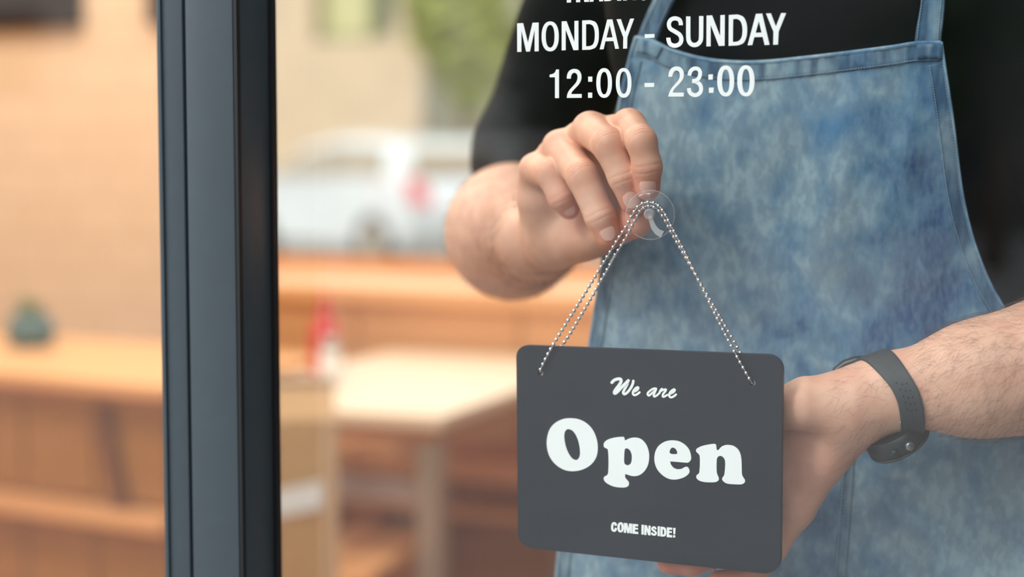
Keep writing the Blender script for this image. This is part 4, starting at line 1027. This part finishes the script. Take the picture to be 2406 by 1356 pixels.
for s_, e_ in ((sL, eL), (sR, eR)):
    f.put(D, s_[0], e_[0], s_[1], e_[1], .04)
    f.put(D, A3(.06*(1 if s_ is sR else -1), YT, 1.37), s_[0], .09, .062, .05)
f.put(D, A3(0, YT+.01, 1.40), A3(0, YT+.005, 1.475), .085, .066, .04)
v, q = f.mesh(D)
for i in range(len(v)):
    n3 = noise.noise(Vector(v[i])*14)*0.004+noise.noise(Vector((v[i][0]*9, v[i][1]*9, v[i][2]*30)))*0.003
    v[i][1] += n3; v[i][0] += n3*0.5
hm = bpy.data.meshes.new('shirt'); hm.from_pydata(v.tolist(), [], q.tolist()); hm.shade_smooth(); link('shirt', hm, SHIRT, person, 'black long sleeved top with sleeves pushed up')
f = Field((X0-.26, YT-.16, 0.06), (X0+.26, YT+.17, 1.02), 0.008); D = f.new()
f.put(D, A3(-.045, YT, .93), A3(.085, YT, .93), .100, .100, .03)
for sx in (-1, 1):
    f.put(D, A3(.015+sx*.075, YT, .90), A3(sx*.095, YT, .50), .092, .070, .03); f.put(D, A3(sx*.095, YT, .50), A3(sx*.10, YT+.02, .13), .070, .056, .03)
v, q = f.mesh(D); hm = bpy.data.meshes.new('trousers'); hm.from_pydata(v.tolist(), [], q.tolist()); hm.shade_smooth(); link('trousers', hm, cloth('dark_twill', (38, 40, 46), 0.85), person)
for sx in (-1, 1):
    f = Field((X0+sx*.105-.07, YT-.20, 0.0), (X0+sx*.105+.07, YT+.10, 0.16), 0.005); D = f.new()
    f.put(D, A3(sx*.10, YT+.035, .058), A3(sx*.105, YT-.02, .062), .047, .047, .02); f.put(D, A3(sx*.105, YT-.02, .048), A3(sx*.112, YT-.14, .042), .045, .040, .02)
    f.put(D, A3(sx*.10, YT+.03, .06), A3(sx*.10, YT+.03, .11), .046, .044, .02)
    v, q = f.mesh(D); v[:, 2] = np.maximum(v[:, 2], 0.0); hm = bpy.data.meshes.new('shoe'); hm.from_pydata(v.tolist(), [], q.tolist()); hm.shade_smooth(); link('shoe', hm, DARKP, person)

# dark hairs on both forearms
rh = random.Random(5); hv = MB()
def hairs(v, q, n, sel, along, ln, r=0.000042):
    tri = v[q]; cen = tri.mean(1); nrm = np.cross(tri[:, 2]-tri[:, 0], tri[:, 3]-tri[:, 1]); nrm /= np.maximum(np.linalg.norm(nrm, axis=1), 1e-12)[:, None]
    ok = np.where(sel(cen, nrm))[0]
    for i in np.random.choice(ok, min(n, len(ok)), replace=False):
        c, nn = Vector(cen[i]), Vector(nrm[i]); d = Vector(along)+Vector((rh.gauss(0, .30), rh.gauss(0, .2), rh.gauss(0, .40)))
        d = (d-nn*d.dot(nn)).normalized(); L_ = ln*(0.5+rh.random())
        sd = d.cross(nn)*L_*rh.uniform(-.25, .25)
        pts = [c-nn*0.0003, c+d*L_*0.4+nn*L_*0.16+sd*0.3, c+d*L_+nn*L_*0.18+sd]
        hv.tube(pts, [r, r*0.9, r*0.3], 3, False)
v, q = SKINS[1]
xw = float(V(2040, 930, .05)[0]); xs0, xs1 = float(V(2085, 930, .04)[0]), float(V(2170, 930, .04)[0])
hairs(v, q, 1700, lambda c, n: (n[:, 1] < 0.35) & (c[:, 0] > xs1-0.004) & (c[:, 0] < float(V(2470, 860, .07)[0])), (-0.55, 0, -0.6), 0.011)
hairs(v, q, 260, lambda c, n: (n[:, 1] < 0.4) & (c[:, 0] > float(V(1975, 930, .05)[0])) & (c[:, 0] < xs0+0.004), (-0.6, 0, -0.5), 0.009)
v, q = SKINS[0]
hairs(v, q, 1600, lambda c, n: (c[:, 1] > .125) & (c[:, 1] < .34), (0.3, -0.6, -0.5), 0.012, 0.00009)
hv.obj('arm_hair', HAIR, person, kind='stuff', label='dark hairs on both forearms')
# ------------------------------------------------------------------ denim apron
LP = [(85, 1492), (130, 1478), (230, 1455), (330, 1438), (480, 1425), (620, 1412), (740, 1393), (860, 1375), (1050, 1345), (1300, 1310), (1400, 1300), (3300, 1180)]
RP = [(97, 2214), (160, 2223), (270, 2240), (370, 2252), (450, 2263), (560, 2286), (670, 2331), (790, 2402), (900, 2475), (1050, 2560), (1356, 2620), (3300, 2680)]
TP = [(1492, 85), (1530, 93), (1580, 116), (1650, 135), (1720, 143), (1800, 142), (1900, 132), (2000, 120), (2100, 107), (2150, 99), (2214, 97)]
def itp(P, x):
    xs = [p[0] for p in P]; ys = [p[1] for p in P]; return float(np.interp(x, xs, ys))
def sm(P, x, w): return (itp(P, x-w)+itp(P, x)*2+itp(P, x+w))/4
PYB = 2700.0
def apY(px, py):
    l, r = itp(LP, py), itp(RP, py); u = (px-l)/(r-l); t = (2*u-1)
    y = 0.127+0.030*max(0, t)**2*np.interp(py, [100, 700, 1100], [0.3, 0.9, 1.2])+0.012*max(0, -t)**3
    x = px/400.0; z = py/400.0
    y += 0.0030*noise.noise(Vector((x*1.3, z*0.55, 0.3)))+0.0022*noise.noise(Vector((x*3.4+z*0.8, z*0.9, 4.1)))
    y += 0.0012*noise.noise(Vector((x*8.0, z*2.2, 9.0)))
    k = max(0.0, 1-abs(py-itp(TP, px)-25)/60.0); y += 0.0009*k*noise.noise(Vector((px/14.0, 0.0, 2.0)))
    return y
def apP(px, py, lift=0.0): return at(px, py, apY(px, py)-lift)
def denim(name, lightness=1.0, pucker=0.0):
    m, nt, b, o = new_mat(name)
    tc = N(nt, 'ShaderNodeTexCoord'); ob = tc.outputs['Object']
    def nz(scale, st=(1, 1, 1), det=5.0, rot=0.0, dis=0.0):
        mp = N(nt, 'ShaderNodeMapping'); mp.inputs['Scale'].default_value = st; mp.inputs['Rotation'].default_value = (0, rot, 0); nt.links.new(ob, mp.inputs[0])
        n = N(nt, 'ShaderNodeTexNoise', ins={'Scale': scale, 'Detail': det, 'Distortion': dis}); nt.links.new(mp.outputs[0], n.inputs['Vector']); return n.outputs[0]
    big = nz(7.0, (1, 1, 0.55), 3.0); mid = nz(40.0, (1, 1, 0.8), 6.0, 0.35, 0.4); fine = nz(330.0, (1, 1, 0.35), 3.0, -0.4)
    f1 = math_(nt, 'ADD', math_(nt, 'MULTIPLY', big, 0.55), math_(nt, 'MULTIPLY', mid, 0.45))
    c = ramp(nt, f1, [(0.36, s2l(36, 74, 124)), (0.455, s2l(98, 138, 170)), (0.57, s2l(158, 184, 197))])
    c = mixc(nt, math_(nt, 'MULTIPLY', ramp(nt, fine, [(0.35, (0, 0, 0, 1)), (0.7, (1, 1, 1, 1))]), 0.30), c, s2l(150, 172, 184))
    gr = nz(170.0, (1, 1, 0.55), 3.0, -0.5, 0.3)
    c = mixc(nt, math_(nt, 'MULTIPLY', ramp(nt, gr, [(0.42, (1, 1, 1, 1)), (0.62, (0, 0, 0, 1))]), 0.30), c, s2l(66, 94, 126))
    if pucker:
        pk = nz(95.0, (1, 1, 0.25), 2.0)
        c = mixc(nt, math_(nt, 'MULTIPLY', ramp(nt, pk, [(0.40, (1, 1, 1, 1)), (0.56, (0, 0, 0, 1))]), pucker), c, s2l(40, 66, 104))
        c = mixc(nt, math_(nt, 'MULTIPLY', ramp(nt, pk, [(0.56, (0, 0, 0, 1)), (0.70, (1, 1, 1, 1))]), pucker*0.7), c, s2l(150, 172, 184))
    # brownish rubbed stains
    st = ramp(nt, nz(5.5, (1, 1, 1), 3.0, 0.0, 0.5), [(0.52, (0, 0, 0, 1)), (0.68, (1, 1, 1, 1))])
    c = mixc(nt, math_(nt, 'MULTIPLY', st, 0.5), c, s2l(118, 120, 116))
    # one blue paint blot
    sp = at(1940, 292, 0.127)
    vd = N(nt, 'ShaderNodeVectorMath', operation='DISTANCE'); nt.links.new(ob, vd.inputs[0]); vd.inputs[1].default_value = sp
    dd = math_(nt, 'ADD', vd.outputs['Value'], math_(nt, 'MULTIPLY', mid, 0.012))
    c = mixc(nt, math_(nt, 'MULTIPLY', ramp(nt, dd, [(0.008, (1, 1, 1, 1)), (0.026, (0, 0, 0, 1))]), 0.75), c, s2l(66, 124, 172))
    # twill lines
    mp = N(nt, 'ShaderNodeMapping'); mp.inputs['Rotation'].default_value = (0, math.radians(52), 0); nt.links.new(ob, mp.inputs[0])
    wv = N(nt, 'ShaderNodeTexWave', ins={'Scale': 470.0, 'Distortion': 1.6, 'Detail': 2.0}); nt.links.new(mp.outputs[0], wv.inputs['Vector'])
    c = mixc(nt, math_(nt, 'MULTIPLY', wv.outputs['Fac'], 0.13), c, s2l(60, 84, 112))
    if lightness != 1.0: c = mixc(nt, 1.0, c, (lightness, lightness, lightness, 1), 'MULTIPLY')
    nt.links.new(c, b.inputs['Base Color']); b.inputs['Roughness'].default_value = 0.85; b.inputs['Specular IOR Level'].default_value = 0.2
    bump(nt, b, math_(nt, 'ADD', wv.outputs['Fac'], math_(nt, 'MULTIPLY', mid, 3.0)), 0.35, 0.0007)
    return m
DENIM = denim('washed_denim'); DENIMB = denim('washed_denim_bands', 0.92, 0.65); DENIMS = denim('washed_denim_straps', 0.90, 0.6)
NU, NV = 110, 190
vs = []; fs = []
for j in range(NV+1):
    v = (j/NV)**1.15
    for i in range(NU+1):
        u = i/NU; pt = 1492+(2214-1492)*u; py0 = itp(TP, pt); py = py0+(PYB-py0)*v
        l, r = itp(LP, max(py, 85)), itp(RP, max(py, 97))
        px = l+(r-l)*u if j else pt
        vs.append(apP(px, py))
for j in range(NV):
    for i in range(NU):
        a = j*(NU+1)+i; fs.append((a, a+1, a+NU+2, a+NU+1))
apron = MB().add(vs, fs).obj('apron', DENIM, person, True, label='faded blue denim bib apron')
md = apron.modifiers.new('thick', 'SOLIDIFY'); md.thickness = 0.0012; md.offset = 0
def strip(name, mid_, half, lift, m, parent, th=0.0011, rounded=True, surf=apP):
    """a band sewn on the cloth along a path of photo pixels"""
    P = [(p.x, p.y) for p in catmull(mid_, False, 8)]; n = len(P); vs = []; fs = []
    ofs = [-1, -0.86, -0.4, 0, 0.4, 0.86, 1]; K = len(ofs)
    for i in range(n):
        a = P[max(i-1, 0)]; b_ = P[min(i+1, n-1)]; dx, dy = b_[0]-a[0], b_[1]-a[1]; L_ = math.hypot(dx, dy) or 1
        nx_, ny_ = -dy/L_, dx/L_; hw = half(i/(n-1)) if callable(half) else half
        for o_ in ofs:
            lf = lift*(0.25 if abs(o_) == 1 else 1.0)+(0.0004*noise.noise(Vector((i*0.55, o_*2, half if not callable(half) else 1))))
            vs.append(surf(P[i][0]+nx_*hw*o_, P[i][1]+ny_*hw*o_, lf))
    for i in range(n-1):
        for k in range(K-1): fs.append((i*K+k, i*K+k+1, i*K+K+k+1, i*K+K+k))
    o = MB().add(vs, fs).obj(name, m, parent, True)
    md = o.modifiers.new('thick', 'SOLIDIFY'); md.thickness = th; md.offset = -1; return o
top = [(x, itp(TP, x)+24) for x in (1496, 1530, 1580, 1650, 1720, 1800, 1900, 2000, 2100, 2150, 2208)]
strip('top_hem', top, 24, 0.0016, DENIMB, apron)
rgt = [(itp(RP, y)-22, y) for y in (150, 220, 300, 380, 450, 520, 590, 670, 760, 860, 960, 1080)]
strip('side_hem', rgt, 20, 0.0013, DENIMB, apron)
lft = [(itp(LP, y)+18, y) for y in (140, 230, 330, 480, 620, 740, 860, 1050, 1300, 1500)]
strip('side_hem', lft, 17, 0.0013, DENIMB, apron)
strip('pocket_seam', [(1996, 1010), (1993, 1100), (1984, 1220), (1973, 1360), (1968, 1450)], 16, 0.0014, DENIMB, apron)
# rolled edges and the folded corner tabs
EDGE = denim('washed_denim_edges', 1.25)
def piping(name, path, r):
    P = [(q.x, q.y) for q in catmull(path, False, 10)]
    MB().tube([apP(q[0], q[1], 0.0012) for q in P], r, 8).obj(name, EDGE, apron, True, label='pale rolled cloth edge')
piping('edge_piping', [(x, itp(TP, x)+2.5) for x in (1494, 1530, 1580, 1650, 1720, 1800, 1900, 2000, 2100, 2150, 2211)], 0.00125)
piping('edge_piping', [(itp(RP, y)-2.5, y) for y in (99, 160, 220, 300, 380, 450, 520, 590, 670, 760, 860, 960, 1080)], 0.0011)
piping('edge_piping', [(itp(LP, y)+2.5, y) for y in (88, 140, 230, 330, 480, 620, 740, 860, 1050, 1300, 1500)], 0.0011)
strip('corner_tab', [(2154, 121), (2185, 120), (2213, 122)], 19, 0.0034, DENIMB, apron, 0.0016)
strip('corner_tab', [(1497, 108), (1522, 112), (1548, 124)], 17, 0.0034, DENIMB, apron, 0.0016)
# thread stitches
THREAD = plain('pale_blue_thread', (146, 172, 190), 0.8)
stm = MB()
def stitches(path, pitch=5.6, w=1.25, lift=0.0024):
    P = [(p.x, p.y) for p in catmull(path, False, 48)]; acc = 0
    for a, b_ in zip(P[:-1], P[1:]):
        L_ = math.hypot(b_[0]-a[0], b_[1]-a[1]); acc += L_
        if acc >= pitch:
            acc = 0; dx, dy = (b_[0]-a[0])/L_, (b_[1]-a[1])/L_; h = pitch*0.42; c = b_
            q = [(c[0]-dx*h-dy*w, c[1]-dy*h+dx*w), (c[0]+dx*h-dy*w, c[1]+dy*h+dx*w), (c[0]+dx*h+dy*w, c[1]+dy*h-dx*w), (c[0]-dx*h+dy*w, c[1]-dy*h-dx*w)]
            base_ = [apP(*p, lift-0.0008) for p in q]; mid_ = [apP(c[0]-dx*h*.5, c[1]-dy*h*.5, lift+0.0002), apP(c[0]+dx*h*.5, c[1]+dy*h*.5, lift+0.0002)]
            stm.add(base_+mid_, [(0, 4, 3), (0, 1, 5, 4), (1, 2, 5), (2, 3, 4, 5)])
stitches([(p[0], p[1]-18) for p in top]); stitches([(p[0], p[1]+19) for p in top])
stitches([(p[0]+15, p[1]) for p in rgt]); stitches([(p[0]-15, p[1]) for p in rgt])
stitches([(p[0]-12, p[1]) for p in lft]); stitches([(p[0]+12, p[1]) for p in lft])
stitches([(1986, 1010), (1983, 1100), (1974, 1220), (1963, 1360)]); stitches([(2006, 1010), (2003, 1100), (1994, 1220), (1983, 1360)])
stm.obj('stitching', THREAD, apron, kind='stuff')
# neck straps
def strapsurf(Yf): return lambda px, py, lift: at(px, py, Yf(py)-lift)
strip('neck_strap', [(1511, 120), (1534, 56), (1560, 0), (1605, -90), (1655, -200), (1705, -310), (1748, -400), (1780, -480)], 23, 0.0012, DENIMS, apron, 0.002, surf=strapsurf(lambda py: 0.1410-0.022*min(1, max(0, -py-10)/160)+0.10*max(0, (-py-300)/240)**1.5))
strip('neck_strap', [(2178, 128), (2182, 80), (2188, 40), (2192, 0), (2194, -90), (2172, -200), (2130, -310), (2082, -400), (2040, -480)], lambda t: 32-3*min(1, t*3), 0.0012, DENIMS, apron, 0.002, surf=strapsurf(lambda py: 0.1400-0.022*min(1, max(0, -py-10)/160)+0.10*max(0, (-py-300)/240)**1.5))
stm2 = MB(); stm, keep = stm2, stm
_ap = apP
def apP(px, py, lift=0.0): return at(px, py, (0.1400 if px > 1800 else 0.1410)-lift)
for dx in (-25, 24): stitches([(2180+dx, 96), (2184+dx*0.97, 50), (2190+dx*0.93, 0), (2192+dx*0.93, -40)])
for dx in (-17, 17): stitches([(1526+dx, 78), (1534+dx, 56), (1560+dx, 0), (1582+dx, -44)])
stm2.obj('strap_stitching', THREAD, apron, kind='stuff')
apP = _ap

# ------------------------------------------------------------------ wristwatch
STRAP = plain('charcoal_rubber', (58, 62, 67), 0.55, 0, 0.06, 300, spec=0.4)
CASE = plain('black_watch_case', (34, 36, 40), 0.35)
BEZEL = plain('grey_steel', (150, 156, 162), 0.28, 0.9)
wt = thing('wristwatch', 'dark grey sports watch with perforated rubber strap on the wrist', 'watch', at(2120, 930, 0.04))
# strap: stations across the wrist (left edge px, right edge px, depth)
SL = [(1990, 872, .076), (2012, 862, .064), (2040, 866, .050), (2068, 884, .0405), (2092, 910, .0365), (2107, 940, .0355), (2114, 970, .0390), (2116, 1000, .0470), (2114, 1026, .0600)]
SR = [(2048, 847, .078), (2082, 846, .066), (2112, 860, .053), (2138, 884, .0430), (2157, 914, .0385), (2167, 946, .0375), (2172, 976, .0410), (2174, 1004, .0490), (2172, 1030, .0620)]
def cm3(P, n=5):
    P = [Vector(p) for p in P]; out = []
    for i in range(len(P)-1):
        p0, p1, p2, p3 = P[max(i-1, 0)], P[i], P[i+1], P[min(i+2, len(P)-1)]
        for k in range(n):
            t = k/n; out.append(0.5*((2*p1)+(p2-p0)*t+(2*p0-5*p1+4*p2-p3)*t*t+(3*p1-p0-3*p2+p3)*t**3))
    return out+[P[-1]]
ctr = Vector(V(2085, 936, .063))
EL, ER = cm3([at(*p) for p in SL]), cm3([at(*p) for p in SR])
# keep the band outside the wrist's surface
sv = SKINS[1][0]
def push(p):
    d2 = ((sv-np.array(p))**2).sum(1); i = int(d2.argmin()); q = Vector(sv[i])
    ax = (Vector(V(2300, 890, .074))-Vector(W2)).normalized()
    c = Vector(W2)+ax*((p-Vector(W2)).dot(ax)); out = (p-c); rs = (q-c); rs -= ax*rs.dot(ax)
    return c+out.normalized()*max(out.length*0+rs.length+0.0014, 0.0)
vs = []; fs = []; K = 8
for a, b_ in zip(EL, ER):
    for k in range(K+1):
        t = k/K; p = push(a.lerp(b_, t)); vs.append(p)
for i in range(len(EL)-1):
    for k in range(K): fs.append((i*(K+1)+k, i*(K+1)+k+1, (i+1)*(K+1)+k+1, (i+1)*(K+1)+k))
# relax the band so that it lies smooth
vv = np.array([list(v) for v in vs]).reshape(len(EL), K+1, 3)
for _ in range(6):
    s_ = vv.copy(); s_[1:-1] = (vv[:-2]+vv[2:]+2*vv[1:-1])/4; vv = s_
    s_ = vv.copy(); s_[:, 1:-1] = (vv[:, :-2]+vv[:, 2:]+2*vv[:, 1:-1])/4; vv = s_
axw = np.array((Vector(V(2300, 890, .074))-Vector(W2)).normalized()); w2n = np.array(W2)
band = MB().add([tuple(p) for p in vv.reshape(-1, 3)], fs).obj('strap', STRAP, wt, True)
md = band.modifiers.new('thick', 'SOLIDIFY'); md.thickness = 0.0026; md.offset = 0.0
b2_ = band.modifiers.new('bevel', 'BEVEL'); b2_.width = 0.0006; b2_.segments = 2; b2_.limit_method = 'ANGLE'
# perforations: three rows of small dark pits on the band
def bandpt(s_, t):
    i = s_*(len(EL)-1); i0 = min(int(i), len(EL)-2); fr_ = i-i0; k = t*K; k0 = min(int(k), K-1); fk = k-k0
    p = lambda a, b_: Vector(vv[a, b_])
    P00, P10, P01, P11 = p(i0, k0), p(i0+1, k0), p(i0, k0+1), p(i0+1, k0+1)
    c = P00*(1-fr_)*(1-fk)+P10*fr_*(1-fk)+P01*(1-fr_)*fk+P11*fr_*fk
    n_ = (P10-P00).cross(P01-P00).normalized()
    if n_.dot(CAM-c) < 0: n_.negate()
    return c, n_
for s_ in (0.46, 0.52, 0.58, 0.64, 0.70):
    for t in (0.34, 0.52, 0.70):
        c, n_ = bandpt(s_+(0.01 if t == 0.52 else 0), t)
        MB().lathe([(0.00075, 0.0006), (0.00065, 0.0016), (0.0, 0.00145)], c, 8, n_).obj('perforation', GASKET, wt)
# the case sits under the wrist, seen edge-on
dn = (at(2130, 1075, .070)-at(2103, 1021, .066)).normalized(); cax = (dn+Vector((0, 0.22, 0))).normalized()
cw = at(2104, 1023, .066)
rw = 0.0212
cs = MB().lathe([(0, -0.0068), (rw*0.88, -0.0068), (rw*0.98, -0.004), (rw, 0.003), (rw*0.95, 0.0052), (0, 0.0052)], cw, 40, cax).obj('case', CASE, wt, True); auto_smooth(cs, 35)
MB().lathe([(rw*0.955, 0.0050), (rw*1.0, 0.0054), (rw*0.97, 0.0068), (rw*0.86, 0.0072), (rw*0.84, 0.0062)], cw, 40, cax).obj('bezel', STRAP, wt, True)
MB().lathe([(rw*0.84, 0.0064), (0, 0.0068)], cw, 32, cax).obj('watch_face', GASKET, wt)
for (px, py, mm, rr, hh) in ((2116, 1008, BEZEL, .0030, .0034), (2080, 1030, CASE, .0026, .003)):
    c = at(px, py, 0.040); dr = (c-cw); dr = (dr-cax*dr.dot(cax)).normalized()
    MB().lathe([(0, 0), (rr, 0), (rr, hh), (rr*.8, hh*1.2), (0, hh*1.2)], cw+dr*(rw-0.0012), 14, dr).obj('button', mm, wt, True)
MB().tube([at(2122, 992, .047), at(2168, 985, .052), at(2172, 1002, .060)], [0.0030, 0.0034, 0.003], 8).obj('lug', CASE, wt, True)
# the clasp at the far end of the strap
MB().tube([at(1957, 888, .074), at(1966, 871, .077), at(1986, 857, .079), at(2012, 848, .080), (at(2040, 846, .080))], [0.0018, 0.0030, 0.0034, 0.0034, 0.0026], 10).obj('clasp', CASE, wt, True)
MB().tube([at(1982, 876, .070), at(1996, 864, .0725), at(2014, 856, .074), at(2036, 850, .075)], [0.0010, 0.0017, 0.0017, 0.0011], 8).obj('clasp_bar', CHROME, wt, True)
pin = at(2117, 992, .0440)
MB().lathe([(0, -0.0012), (0.0012, -0.0008), (0.0012, 0.0008), (0, 0.0012)], pin, 10, (CAM-pin).normalized()).obj('pin', CHROME, wt, True)
